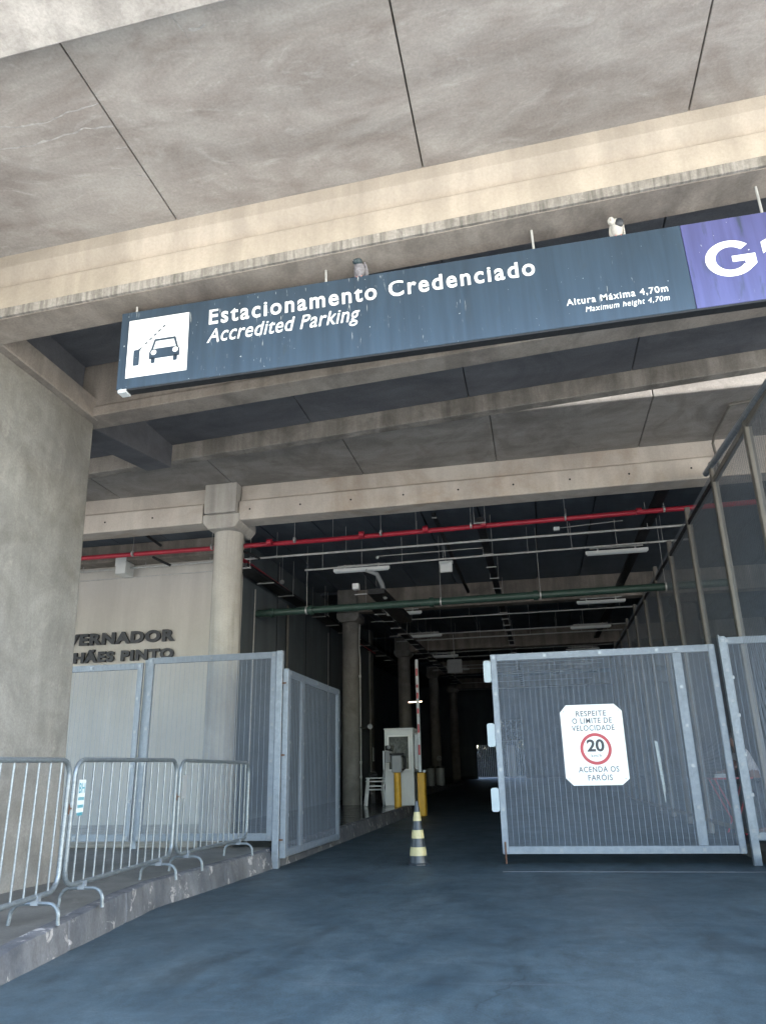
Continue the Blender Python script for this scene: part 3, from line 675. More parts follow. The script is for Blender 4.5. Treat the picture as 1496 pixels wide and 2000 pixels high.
# fixed panels left of the drive
YL = 11.25
mesh_panel('mesh_fence', (-9.6, YL), (-6.07, YL), 0.36, 2.97, 'leftmost pale wire mesh fence panel half behind the concrete pier', 'fence', group='wire mesh fence panels')
mesh_panel('mesh_fence', (-5.97, YL), (-3.86, YL), 0.36, 3.04, 'wire mesh fence panel between the split steel post and the left gate post', 'fence', group='wire mesh fence panels')
p = thing('fence_post', (-6.02, YL, 0.25), 'slim galvanised post between the two left fence panels', 'post')
MB().box(-6.062, -5.978, YL + 0.03, YL + 0.08, 0.25, 3.02).build('post', M['galv'], p, bevel=0.004)
p = thing('gate_post', (-3.80, YL, 0), 'tall galvanised left gate post standing at the end of the kerb', 'post', 'gate posts')
MB().box(-3.852, -3.755, YL - 0.045, YL + 0.05, -0.0, 3.05).build('post', M['galv'], p, bevel=0.004)
for z in (0.37, 1.52, 2.56):
    MB().cyl((-3.735, YL + 0.02, z - 0.04), (-3.735, YL + 0.02, z + 0.04), 0.018, 8).build('hinge', M['rust'], p)
    MB().box(-3.756, -3.70, YL - 0.02, YL + 0.03, z - 0.012, z + 0.012).build('hinge', M['rust'], p)
# left leaf folded back
lf = mesh_panel('gate_leaf', (-3.69, 11.29), (-3.69, 14.32), 0.14, 2.76, 'left gate leaf swung open along the platform edge, seen nearly edge on', 'gate', mull=(0.75,), group='wire mesh gate leaves')
MB().box(-3.745, -3.665, 11.24, 11.288, 0.13, 2.775).build('end_plate', M['galv'], lf, bevel=0.003)
# right leaf
YR = 11.7
rl = mesh_panel('gate_leaf', (-0.64, YR), (2.545, YR), 0.14, 2.90, 'right gate leaf standing closed with a white speed limit board', 'gate', mull=(2.66,), group='wire mesh gate leaves')
for i, (za, zb) in enumerate(((2.49, 2.81), (1.57, 1.90), (0.69, 1.01))):
    pts = rrect(-0.755, -0.645, za, zb, 0.03)
    MB().prism(pts, YR - 0.035, YR - 0.03, axis='y').build('hinge_plate', M['hplate'], rl)
MB().cyl((-0.60, YR - 0.05, 0.02), (-0.60, YR - 0.05, 0.30), 0.012, 8).build('drop_bolt', M['rust'], rl)
MB().add([(1.555, YR - 0.045, 1.60), (1.60, YR - 0.045, 1.58), (1.625, YR - 0.043, 0.98), (1.60, YR - 0.046, 0.76), (1.585, YR - 0.044, 1.0)], [(0, 1, 2, 3, 4)]).build('torn_tape', M['galvt'], rl)
# gate post right (U profile) and fixed panel beyond it
p = thing('gate_post', (2.62, YR - 0.05, 0), 'galvanised right gate post beside the gate leaf', 'post', 'gate posts')
MB().box(2.60, 2.612, YR - 0.10, YR - 0.0, 0.0, 3.02).build('flange', M['galv'], p, bevel=0.002)
MB().box(2.6125, 2.706, YR - 0.06, YR - 0.02, 0.0, 3.0).build('post', M['galv'], p, bevel=0.002)
for i in range(7): clip(p, (2.6, YR - 0.06), (2.8, YR - 0.06), 0.06, 0.42 + 0.42 * i, 0.002)
mesh_panel('mesh_fence', (2.709, YR - 0.02), (5.4, YR - 0.02), 0.30, 2.985, 'wire mesh fence panel right of the right gate post at the frame edge', 'fence', group='wire mesh fence panels', sw=0.02)

# speed limit board on the right leaf
sp = thing('speed_limit_board', (0.74, YR - 0.05, 1.02), 'white 20 km/h speed limit board with clipped corners hung on the right gate leaf', 'sign')
c = 0.10; x0, x1, z0, z1 = 0.305, 1.165, 1.02, 2.115
pts = [(x0 + c, z0), (x1 - c, z0), (x1, z0 + c * 0.8), (x1, z1 - c), (x1 - c, z1), (x0 + c * 0.9, z1), (x0, z1 - c), (x0, z0 + c)]
MB().prism(pts, YR - 0.058, YR - 0.055, axis='y').build('board', M['plate'], sp)
Yt = YR - 0.0595
def ptext(body, x0, x1, zb, caph, mat=M['dgrey'], off=0.014, sp_=1.12):
    vs, fs = text_mesh(body, off, 0, sp_); vs = fit(vs, x0, x1, zb, caph, Yt, capref(off)); letters_of(vs, fs, mat, sp, True)
ptext('RESPEITE', 0.525, 0.945, 1.955, 0.075); ptext('O LIMITE DE', 0.465, 1.015, 1.855, 0.075); ptext('VELOCIDADE', 0.45, 1.04, 1.755, 0.075)
mb = MB(); n = 48; cx, cz_ = 0.755, 1.505
for rr_, in ((0.215,), (0.172,)):
    mb.v += [(cx + rr_ * math.cos(2 * math.pi * i / n), Yt, cz_ + rr_ * math.sin(2 * math.pi * i / n)) for i in range(n)]
mb.f = [(i, (i + 1) % n, n + (i + 1) % n, n + i) for i in range(n)]; mb.build('red_ring', M['redp'], sp)
ptext('20', 0.635, 0.875, 1.475, 0.165, M['black'], 0.03, 1.0); ptext('km/h', 0.685, 0.825, 1.395, 0.042, M['dgrey'], 0.006)
ptext('ACENDA OS', 0.49, 1.04, 1.195, 0.075); ptext('FARÓIS', 0.61, 0.94, 1.085, 0.075)
for x, z in ((x0 + 0.05, z0 + 0.09), (x1 - 0.05, z0 + 0.08), (x0 + 0.05, z1 - 0.09), (x1 - 0.05, z1 - 0.09)):
    MB().cyl((x, YR - 0.062, z), (x, YR - 0.058, z), 0.008, 8).build('screw', M['boltm'], sp)

# tall mesh screen running back into the garage
XF = 2.95
fn = thing('tall_mesh_screen', (XF, 9.7, 0.1), 'tall wire mesh screen on beige posts running back into the garage at right', 'fence')
ypos = [7.55, 9.72, 11.73, 13.9, 16.05, 18.2, 20.35, 22.5, 24.65, 26.8, 29.0, 31.2]
for i, y in enumerate(ypos):
    zt = 5.46 if y < 10 else 5.70
    MB().box(XF - 0.05, XF + 0.04, y - 0.05, y + 0.05, 0.02 + gz(y), zt).build('post', M['post'], fn, bevel=0.008)
for a, b_ in zip(ypos, ypos[1:]):
    mb = MB(); wires(mb, (XF - 0.03 + 0.0, b_ - 0.1), (XF - 0.03, a + 0.1), 0.35, 5.55 if a > 9 else 5.35, 0.075 if False else -0.02, pv=0.0762)
    w_ = mb.build('wire_mesh', M['darkwire'], fn); w_['kind'] = 'stuff'
    MB().box(XF - 0.035, XF + 0.035, a + 0.051, b_ - 0.051, 5.36, 5.44).build('top_rail', M['dark'] if a > 11 else M['post'], fn, bevel=0.004)
    MB().box(XF - 0.03, XF + 0.03, a + 0.051, b_ - 0.051, 0.28, 0.34).build('bottom_rail', M['post'], fn)
MB().cyl((XF - 0.02, 12.1, 5.66), (XF - 0.02, 7.5, 5.36), 0.05, 10).build('stay', M['galv'], fn)

# ------------------------------------------------------------------ crowd barriers on the pavement
def arc(c, r, a0, a1, n=6): return [(c[0] + r * math.cos(R(a0 + (a1 - a0) * i / n)), c[1] + r * math.sin(R(a0 + (a1 - a0) * i / n))) for i in range(n + 1)]
def barrier(A, B, label, sticker=None, za=None, zb=None):
    A = Vector((A[0], A[1], za if za is not None else pz(A[1]))); B = Vector((B[0], B[1], zb if zb is not None else pz(B[1])))
    L = (B - A).length; d = (B - A).normalized(); nrm = Vector((d.y, -d.x, 0)).normalized(); up = Vector((0, 0, 1))
    t = thing('crowd_barrier', A, label, 'barrier', 'galvanised crowd barriers on the pavement')
    P = lambda s, z, o=0.0: A + d * s + up * z + nrm * o
    h0, h1, r = 0.19, 1.16, 0.13
    path = arc((r, h0 + r), r, 180, 270) + arc((L - r, h0 + r), r, 270, 360) + arc((L - r, h1 - r), r, 0, 90) + arc((r, h1 - r), r, 90, 180)
    MB().tube([P(s, z) for s, z in path], 0.0205, 10, True).build('frame', M['galvt'], t, smooth=True)
    n = 12
    for i in range(n):
        s = r + 0.01 + (L - 2 * r - 0.02) * i / (n - 1)
        MB().cyl(P(s, h0), P(s, h1), 0.0085, 8, caps=False).build('bar', M['galvt'], t, smooth=True)
    for s in (0.30, L - 0.30):
        ft = MB(); pts = [(-0.195, 0.0), (-0.188, 0.05)] + [(x, z) for x, z in arc((-0.10, 0.055), 0.09, 175, 90, 4)] + [(x, z) for x, z in arc((0.10, 0.055), 0.09, 90, 5, 4)] + [(0.188, 0.05), (0.195, 0.0)]
        ft.tube([P(s, z, o) for o, z in pts], 0.015, 8).build('foot', M['galvt'], t, smooth=True)
        bx = MB(); q = P(s, 0)
        vs = [P(s + a, z, o) for z in (0.135, 0.20) for o in (-0.028, 0.028) for a in (-0.022, 0.022)]
        bx.add(vs, [(0, 2, 3, 1), (4, 5, 7, 6), (0, 1, 5, 4), (2, 6, 7, 3), (0, 4, 6, 2), (1, 3, 7, 5)]).build('foot_bracket', M['galv'], t)
    MB().tube([P(L + 0.005, 0.82), P(L + 0.035, 0.82), P(L + 0.05, 0.80), P(L + 0.05, 0.74)], 0.008, 6).build('hook', M['rust'], t)
    MB().tube([P(-0.005, 0.78, 0.0), P(-0.03, 0.78, 0.015), P(-0.045, 0.78, 0.0), P(-0.03, 0.78, -0.015), P(-0.005, 0.765, 0.0)], 0.007, 6).build('hook_eye', M['rust'], t)
    if sticker:
        s0, s1, zz0, zz1 = sticker
        off = 0.012
        st = MB().add([P(s0, zz0, off), P(s1, zz0, off), P(s1, zz1, off), P(s0, zz1, off), P(s0, zz0, off - 0.003), P(s1, zz0, off - 0.003), P(s1, zz1, off - 0.003), P(s0, zz1, off - 0.003)],
                      [(0, 1, 2, 3), (7, 6, 5, 4), (0, 4, 5, 1), (1, 5, 6, 2), (2, 6, 7, 3), (3, 7, 4, 0)]).build('plate', M['white'] if s0 > 0.055 else M['greybox'], t)
        def onp(vs): return [P(v[0], v[2], off + 0.0015) for v in vs]
        if s0 < 0.055: return t
        vs, fs = text_mesh('BH', 0.01); cr = capref(0.01)
        vv = fit(vs, s0 + (s1 - s0) * 0.05, s1 - (s1 - s0) * 0.1, zz1 - 0.105, 0.08, 0, cr)
        mb = MB(); mb.v = [tuple(q) for q in onp(vv)]; mb.f = fs; mb.build('lettering', M['teal'], st)
        for zc in (zz1 - 0.15, zz1 - 0.21, zz1 - 0.27):
            for k in range(5):
                a = s0 + (s1 - s0) * (0.08 + 0.17 * k); b_ = a + (s1 - s0) * 0.13
                MB().add([P(a, zc - 0.012, off + 0.0015), P(b_, zc - 0.012, off + 0.0015), P(b_, zc + 0.012, off + 0.0015), P(a, zc + 0.012, off + 0.0015)], [(0, 1, 2, 3)]).build('printed_block', M['teal'], st)
    return t
barrier((-3.62, 3.85), (-3.80, 5.97), 'nearest crowd barrier cut by the left frame edge')
barrier((-3.83, 6.10), (-3.94, 8.22), 'middle crowd barrier with a BH plate at its near end', sticker=(0.06, 0.17, 0.74, 1.0))
barrier((-3.96, 8.36), (-4.01, 10.62), 'farthest crowd barrier beside the left gate post', sticker=(0.05, 0.17, 0.76, 1.0))

# ------------------------------------------------------------------ traffic cone
cn = thing('traffic_cone', (-1.84, 11.72, 0), 'black traffic cone with three pale yellow bands standing in the gateway', 'cone')
Cc = (-1.84, 11.72, 0); H = 0.85
def cr_(z): return 0.137 - (0.137 - 0.022) * z / H
seg = [0.0, 0.125, 0.235, 0.35, 0.46, 0.58, 0.70, 0.85]; prev = 0.0
for i, z in enumerate(seg[1:]):
    r0, r1 = cr_(prev), cr_(z); st = 0.004 if i % 2 == 1 else 0.0
    prof = [(r0 + st, prev), (r1 + st, z)]
    if i == len(seg) - 2: prof = [(r0, prev), (cr_(z - 0.03), z - 0.03), (cr_(z) * 0.8, z)]
    MB().lathe(prof, Cc, 28).build('band' if i % 2 == 1 else 'body', M['coney'] if i % 2 == 1 else M['coneb'], cn, smooth=True); prev = z
MB().lathe([(0.165, 0.0), (0.165, 0.02), (0.145, 0.03)], Cc, 8).build('foot', M['coneb'], cn)

# ------------------------------------------------------------------ booth, post, boom, chairs
zb = pz(22)
bt = thing('guard_booth', (-3.87, 22.3, zb), 'small white guard booth with a bright framed window on the platform corner', 'booth')
MB().box(-4.28, -3.47, 21.82, 22.9, zb, 2.42).build('body', M['boothw'], bt, bevel=0.01)
MB().box(-4.30, -3.45, 21.80, 22.92, 2.42, 2.46).build('roof', M['boothw'], bt, bevel=0.01)
wn = MB()
for b_ in ((-4.19, -3.57, 2.23, 2.27), (-4.19, -3.57, 1.33, 1.37), (-4.19, -4.155, 1.37, 2.23), (-3.605, -3.57, 1.37, 2.23)): wn.box(b_[0], b_[1], 21.785, 21.818, b_[2], b_[3])
wn = wn.build('window', M['plate'], bt)
MB().box(-4.154, -3.606, 21.80, 21.815, 1.371, 2.229).build('pane', M['glass'], wn)
wn = MB()
for b_ in ((22.0, 22.75, 2.22, 2.26), (22.0, 22.75, 1.38, 1.42), (22.0, 22.05, 1.42, 2.22), (22.70, 22.75, 1.42, 2.22)): wn.box(-3.468, -3.43, b_[0], b_[1], b_[2], b_[3])
wn = wn.build('window', M['white'], bt); MB().box(-3.465, -3.452, 22.051, 22.699, 1.421, 2.219).build('pane', M['glass'], wn)
MB().box(-3.44, -3.36, 21.86, 21.90, 1.36, 2.3).build('shutter', M['white'], bt)

ip = thing('intercom_post', (-3.86, 21.4, pz(21.4)), 'yellow post with a grey intercom box in front of the booth', 'post')
MB().cyl((-3.86, 21.4, pz(21.4)), (-3.86, 21.4, 1.34), 0.095, 16).build('post', M['yellow'], ip, smooth=True)
MB().box(-3.99, -3.72, 21.27, 21.5, 1.28, 1.72).build('box', M['greybox'], ip, bevel=0.02)
MB().box(-4.03, -3.68, 21.2, 21.5, 1.725, 1.78).build('visor', M['dark'], ip, bevel=0.01)
MB().tube([(-3.70, 21.3, 1.7), (-3.62, 21.28, 1.66), (-3.6, 21.28, 1.5), (-3.64, 21.3, 1.38), (-3.7, 21.3, 1.34)], 0.03, 8).build('cable', M['dark'], ip, smooth=True)
cmr = thing('camera_unit', (-4.1, 21.6, 1.7), 'small black camera unit with a hanging white strip left of the booth window', 'camera')
MB().box(-4.2, -4.02, 21.45, 21.8, 1.86, 1.99).build('housing', M['dark'], cmr, bevel=0.02)
MB().ball((-4.09, 21.44, 1.94), 0.05, 10, 8).build('lens', M['greybox'], cmr, smooth=True)
MB().box(-4.22, -4.06, 21.55, 21.81, 1.55, 1.84).build('bracket', M['greybox'], cmr, bevel=0.01)
MB().box(-4.27, -4.23, 21.5, 21.53, 1.35, 1.85).build('strip', M['white'], cmr)

bg_ = thing('boom_gate', (-3.22, 21.6, gz(21.6)), 'raised white boom with red stripes on a yellow cabinet beside the booth', 'boom gate')
MB().box(-3.33, -3.13, 21.45, 21.75, gz(21.6), 1.27).build('cabinet', M['yellow'], bg_, bevel=0.015)
MB().box(-3.36, -3.10, 21.42, 21.78, 1.27, 1.32).build('cabinet_lid', M['dark'], bg_, bevel=0.01)
bo = MB().box(-3.275, -3.195, 21.36, 21.40, 1.28, 4.28).build('boom', M['white'], bg_, bevel=0.008)
for z0_, z1_ in ((1.72, 1.98), (2.30, 2.52), (2.80, 2.94), (3.2, 3.36), (3.5, 3.58), (3.82, 4.02)):
    MB().box(-3.262, -3.208, 21.352, 21.3595, z0_, z1_).build('stripe', M['redp'], bo)
MB().cyl((-3.12, 21.38, 1.30), (-3.12, 21.34, 1.30), 0.035, 12).build('warning_lamp', M['white'], bg_)
tag(MB().cyl((-4.05, 24.8, 3.42), (-3.62, 24.8, 3.43), 0.014, 8).build('strip_light', M['lit']), 'small lit warm strip light hanging behind the raised boom', 'light')

def chair(loc, rot, label, dz=0):
    t = thing('plastic_chair', (0, 0, 0), label, 'chair', 'stacked white plastic armchairs by the booth')
    MB().box(-0.22, 0.22, -0.22, 0.22, 0.40, 0.435).build('seat', M['chair'], t, bevel=0.015)
    for sx in (-1, 1):
        for sy in (-1, 1):
            MB().cyl((sx * 0.27, sy * 0.27, 0), (sx * 0.22, sy * 0.2, 0.62 if sy < 0 else 0.42), 0.028, 6, 0.022).build('leg', M['chair'], t)
        MB().box(sx * 0.245 - 0.03, sx * 0.245 + 0.03, -0.25, 0.24, 0.615, 0.645).build('armrest', M['chair'], t, bevel=0.01)
    bk = MB()
    for i in range(5): x = -0.16 + 0.08 * i; bk.prism([(0.20, 0.42), (0.225, 0.42), (0.285, 0.82), (0.26, 0.82)], x - 0.022, x + 0.022)
    bk.prism([(0.255, 0.78), (0.28, 0.78), (0.30, 0.90), (0.275, 0.90)], -0.2, 0.2); bk.prism([(0.19, 0.42), (0.225, 0.42), (0.29, 0.86), (0.26, 0.86)], -0.24, -0.19); bk.prism([(0.19, 0.42), (0.225, 0.42), (0.29, 0.86), (0.26, 0.86)], 0.19, 0.24)
    bk.build('backrest', M['chair'], t, bevel=0.006)
    t.location = loc; t.rotation_euler.z = rot
    return t
c1 = chair((-4.62, 22.1, pz(22)), R(-72), 'lower white plastic armchair of the stack left of the booth')
dup(c1, (-4.615, 22.1, pz(22) + 0.09), R(-72), 'upper white plastic armchair of the stack left of the booth')
sb = MB()
t = thing('black_bag', (-4.6, 21.95, pz(22) + 0.62), 'small black bag resting on the armchair beside the booth', 'bag')
MB().ball((-4.62, 21.9, pz(22) + 0.80), (0.13, 0.10, 0.06), 12, 8).build('body', M['dark'], t, smooth=True)
MB().tube([(-4.7, 21.9, pz(22) + 0.83), (-4.66, 21.9, pz(22) + 0.9), (-4.58, 21.9, pz(22) + 0.9), (-4.54, 21.9, pz(22) + 0.83)], 0.01, 6).build('handle', M['dark'], t)

# column lamp and conduit by the second column, switch box, far round sign and drums
t = thing('conduit', (-5.1, 22.6, pz(22)), 'thin grey conduit running down the right side of the second column', 'pipe')
MB().tube([(-5.13, 22.6, 5.6), (-5.16, 22.6, 4.9), (-5.13, 22.6, 4.6), (-5.13, 22.6, pz(22.6))], 0.02, 6).build('tube', M['conduit'], t)
for z in (1.15, 1.55, 4.0): MB().box(-5.16, -5.10, 22.55, 22.6, z, z + 0.07).build('clamp', M['conduit'], t)
t = thing('column_lamp', (-5.1, 22.5, 2.55), 'small round spotlight on a bracket beside the second column', 'light')
MB().tube([(-5.13, 22.56, 2.55), (-4.98, 22.5, 2.53), (-4.88, 22.45, 2.55)], 0.02, 6).build('bracket', M['dark'], t)
MB().cyl((-4.82, 22.48, 2.58), (-4.80, 22.36, 2.56), 0.06, 12, 0.075).build('head', M['greybox'], t, smooth=True)
tag(MB().box(-6.398, -6.36, 30.2, 30.45, 1.75, 2.25).build('switch_box', M['greybox'], bevel=0.01), 'small grey switch box on the pilaster behind the second column', 'box')
t = thing('round_sign', (-5.28, 41.6, 2.0), 'small round pale sign on the far column deep in the garage', 'sign')
MB().cyl((-5.28, 41.66, 2.01), (-5.28, 41.64, 2.01), 0.14, 20).build('disc', M['greybox'], t)
MB().cyl((-5.22, 41.64, 2.05), (-5.24, 41.63, 2.03), 0.08, 16).build('centre', M['dgrey'], t)
for i, (x, y) in enumerate(((-5.36, 38.6), (-4.9, 38.9))):
    t = thing('drum', (x, y, pz(y)), ('left' if i == 0 else 'right') + ' one of two pale drums with dark tops in front of the far column', 'drum', 'pale drums deep in the garage')
    MB().lathe([(0.2, 0), (0.21, 0.05), (0.21, 0.75), (0.2, 0.8)], (x, y, pz(y)), 16).build('body', M['greybox'], t, smooth=True)
    MB().lathe([(0.215, 0.8), (0.215, 0.88), (0.1, 0.9)], (x, y, pz(y)), 16).build('lid', M['dark'], t, smooth=True)

# ------------------------------------------------------------------ pipes, conduits, trays, lamps under the ceiling
def pipe(name, pts, r, mat, label, cat='pipe', couplings=(), n=12, hang=None):
    t = thing(name, pts[0], label, cat)
    MB().tube(pts, r, n).build('pipe', mat, t, smooth=True)
    a = Vector(pts[0]); b_ = Vector(pts[-1]); d = (b_ - a).normalized()
    for s in couplings:
        p = a + (b_ - a) * s; MB().cyl(p - d * 0.05, p + d * 0.05, r * 1.35, n).build('coupling', mat, t, smooth=True)
    if hang:
        for s in hang:
            p = a + (b_ - a) * s; MB().cyl(p, (p.x, p.y, cz(p.y) + 0.03 if p.y > 12.6 else 6.4), 0.006, 5).build('hanger', M['conduit'], t)
            MB().cyl(p - d * 0.015, p + d * 0.015, r * 1.25, n).build('clamp', M['conduit'], t)
    return t
hs = [i / 9 + 0.05 for i in range(9)]
pipe('fire_pipe', [(-11, 14.6, 5.86), (-4, 14.68, 5.87), (5.5, 14.45, 5.9)], 0.05, M['redpipe'], 'long red fire pipe crossing the entrance just behind the facade beam', couplings=(0.35, 0.47, 0.55, 0.62, 0.8), hang=hs)
pipe('fire_pipe', [(-5.95, 14.66, 5.82), (-6.15, 15.3, 5.80), (-6.2, 30, 5.85)], 0.045, M['redpipe'], 'red fire pipe running back along the left garage wall', hang=(0.2, 0.5, 0.8))
pipe('drain_pipe', [(-6.44, 17.12, 4.93), (4.2, 17.0, 4.96)], 0.085, M['green'], 'thick dark green pipe crossing below the ceiling', couplings=(0.04, 0.13, 0.40, 0.62, 0.9), hang=(0.12, 0.42, 0.63, 0.88))
pipe('conduit', [(-11, 15.8, 5.90), (3.4, 15.75, 5.93)], 0.025, M['conduit'], 'front grey conduit crossing the ceiling behind the red pipe', hang=hs, n=8)
pipe('conduit', [(-5.2, 17.05, 5.90), (3.5, 16.8, 5.92)], 0.022, M['conduit'], 'second grey conduit crossing the ceiling above the front lamps', hang=hs, n=8)
pipe('cable_run', [(-5, 13.0, 6.12), (3.2, 12.9, 6.15)], 0.008, M['conduit'], 'thin cable strung behind the facade beam', n=5)
pipe('cable_run', [(-5.8, 15.1, 5.98), (0.2, 15.1, 6.0)], 0.008, M['conduit'], 'thin wire with sprinkler heads left of the cable tray', n=5, hang=(0.3, 0.6))
pipe('cable_run', [(-3.3, 16.4, 5.93), (-0.8, 16.4, 5.95)], 0.010, M['conduit'], 'short wire ending at a sprinkler head', n=5)
MBs = thing('sprinkler', (-3.3, 16.4, 5.9), 'small pale sprinkler head at the end of a short wire', 'sprinkler'); MB().ball((-3.3, 16.4, 5.9), 0.035, 8, 6).build('head', M['conduit'], MBs, smooth=True)
for i, y in enumerate((23.0, 24.6, 27.9, 29.3, 33.2, 35.0, 38.5, 40.0, 43.5, 48.0, 53.0)):
    z = cz(y) - 0.62
    names = ['just behind the second ceiling beam', 'before the third row of lamps', 'with the third row of lamps', 'behind the third row of lamps', 'with the fourth row of lamps', 'behind the fourth row of lamps'] 
    lab = ('grey conduit crossing the dark ceiling ' + names[i]) if i < len(names) else ['front', 'second', 'third', 'fourth', 'farthest'][i - 6] + ' of the five conduits crossing the ceiling deepest in the garage'
    t = pipe('conduit', [(-5.2, y, z), (3.3, y, z + 0.02)], 0.022, M['conduit'], lab, n=6, hang=hs if y < 36 else None)
    t['group'] = 'grey conduits across the garage ceiling'
pipe('cable_duct', [(-11, 13.3, 6.02), (-4.0, 13.2, 6.04)], 0.03, M['dark'], 'upper black cable duct behind the facade beam at left', n=6)
pipe('cable_duct', [(-11, 13.4, 5.93), (-4.0, 13.3, 5.95)], 0.022, M['dark'], 'lower black cable duct behind the facade beam at left', n=6)
pipe('conduit', [(-11, 15.97, 5.72), (-6.5, 15.97, 5.74)], 0.012, M['conduit'], 'thin conduit fixed along the top of the beige wall', n=6)
pipe('conduit', [(-6.42, 17.0, 5.5), (-6.42, 17.0, 4.9), (-6.42, 16.98, 0.3)], 0.016, M['conduit'], 'thin upright conduit on the dark side wall behind the first column', n=6)
pipe('conduit', [(-6.38, 19.4, 5.6), (-6.38, 19.4, 0.4)], 0.035, M['post'], 'thicker beige upright pipe on the dark side wall', n=8)
pipe('conduit', [(-6.42, 23.7, 5.6), (-6.42, 23.7, 0.4)], 0.014, M['conduit'], 'thin upright conduit on the side wall left of the second column', n=6)
pipe('conduit', [(3.5, 10.87, 6.28), (3.14, 10.93, 6.28), (3.13, 12.0, 6.27), (3.13, 12.16, 6.2), (3.17, 12.17, 5.75)], 0.022, M['post'], 'bent conduit running along the soffit and down the facade beam', n=8)
# black bracket arms on the ducts at left
for i, (a, b_) in enumerate((((-8.1, 14.5, 6.3), (-7.7, 14.6, 6.0)), ((-8.2, 15.2, 5.95), (-7.8, 15.3, 5.75)), ((-6.1, 15.2, 5.95), (-5.7, 15.3, 5.75)))):
    t = thing('duct_bracket', a, ['upper', 'lower left', 'lower right'][i] + ' short black bracket arm near the red pipe at left', 'bracket', 'black bracket arms at left')
    MB().cyl(a, b_, 0.03, 6).build('arm', M['dark'], t)
t = thing('junction_box', (-9.15, 15.75, 5.8), 'pale square junction box on the conduit above the beige wall', 'box')
MB().box(-9.30, -9.05, 15.55, 15.95, 5.72, 6.10).build('body', M['boothw'], t, bevel=0.01); MB().box(-9.31, -9.04, 15.54, 15.549, 5.90, 6.11).build('lid', M['boothw'], t)
# cable trays
def tray(x0, y0, y1, z, label, dx=0.0, wdt=0.16, rung=1.35, rw=0.24, rm='conduit'):
    t = thing('cable_tray', (x0, y0, z), label, 'cable tray', 'black cable trays running into the garage')
    mb = MB()
    L = y1 - y0
    vs = [(x0 - wdt / 2, y0, z), (x0 + wdt / 2, y0, z), (x0 + dx + wdt / 2, y1, z + 0.018 * L), (x0 + dx - wdt / 2, y1, z + 0.018 * L)]
    mb.add(vs + [(v[0], v[1], v[2] + 0.07) for v in vs], [(3, 2, 1, 0), (4, 5, 6, 7), (0, 1, 5, 4), (1, 2, 6, 5), (2, 3, 7, 6), (3, 0, 4, 7)]); mb.build('tray', M['dark'], t)
    n = int(L / rung); ro = MB().box(x0 - rw / 2, x0 + rw / 2, y0 + 0.1, y0 + 0.145, z - 0.02, z - 0.001).build('rung', M[rm], t)
    for i in range(1, n): clone(ro, t, (dx * i / n, rung * i, 0.018 * rung * i))
    for i in range(0, n, 2):
        for sx in (-1, 1): MB().cyl((x0 + dx * i / n + sx * rw * 0.45, y0 + 0.12 + rung * i, z + 0.018 * rung * i), (x0 + dx * i / n + sx * rw * 0.45, y0 + 0.12 + rung * i, cz(y0 + rung * i) + 0.05), 0.006, 5).build('hanger', M['conduit'], t)
    return t
tray(-0.83, 14.3, 52, 5.90, 'long black cable tray running back above the drive', rung=1.25)
tray(-6.12, 15.2, 40, 5.58, 'black cable tray high along the left garage wall', wdt=0.34, rung=1.55, rw=0.42)
tray(-4.35, 20.5, 45, 5.72, 'black cable tray passing right of the second column', wdt=0.26, rung=1.3, rw=0.34)
tray(2.55, 13.0, 40, 5.98, 'black cable tray close to the tall mesh screen', wdt=0.20, rung=60, rw=0.2)
tray(-1.75, 14.5, 22.3, 6.15, 'thin black cable tray left of the long tray', wdt=0.07, rung=60, rw=0.1)
# ducting elbow near the second column
t = thing('flexible_duct', (-3.95, 17.4, 5.8), 'grey flexible duct curving down to a black box below the front left lamp', 'duct')
MB().tube([(-3.75, 17.2, 5.85), (-3.5, 17.3, 5.75), (-3.42, 17.5, 5.55), (-3.42, 17.9, 5.30)], 0.055, 10).build('hose', M['greybox'], t, smooth=True)
MB().prism([(17.4, 5.30), (17.4, 5.42), (21.5, 5.52), (21.5, 5.36)], -3.75, -3.35).build('box', M['dark'], t)
MB().box(-4.05, -3.75, 17.3, 17.35, 5.28, 5.30).build('bracket', M['conduit'], t); MB().box(-4.10, -3.95, 17.3, 17.45, 5.42, 5.56).build('junction', M['boothw'], t)
# lamps
def lamp(x0, x1, y, z, label):
    t = thing('tube_lamp', ((x0 + x1) / 2, y, z), label, 'lamp', 'unlit tube lamps under the garage ceiling')
    xm = (x0 + x1) / 2; L = x1 - x0
    MB().box(-L / 2, L / 2, -0.045, 0.045, 0, 0.07).build('housing', M['boothw'], t, rel=False, bevel=0.006)
    MB().cyl((-L / 2 + 0.03, -0.03, -0.015), (L / 2 - 0.03, -0.03, -0.015), 0.013, 8).build('tube', M['white'], t, rel=False)
    MB().cyl((-L / 2 + 0.03, 0.03, -0.015), (L / 2 - 0.03, 0.03, -0.015), 0.013, 8).build('tube', M['white'], t, rel=False)
    MB().box(-L / 2 + 0.1, L / 2 - 0.1, -0.02, 0.02, 0.115, 0.145).build('channel', M['conduit'], t, rel=False)
    for s in (-0.3, 0.3): MB().box(s * L - 0.02, s * L + 0.02, -0.015, 0.015, 0.07, 0.16).build('clamp', M['conduit'], t, rel=False)
    return t
rown = ['front', 'second', 'third', 'fourth', 'fifth']
L0 = None
for i, (y, z) in enumerate(((17.2, 5.84), (22.3, 5.78), (27.2, 5.92), (32.9, 6.0), (38.3, 6.1))):
    for j, x in enumerate((-3.85, 2.02)):
        lab = f'{"left" if j == 0 else "right"} tube lamp of the {rown[i]} row under the ceiling'
        if L0 is None: L0 = lamp(x - 0.68, x + 0.68, y, z, lab)
        else: dup(L0, (x, y, z), None, lab)
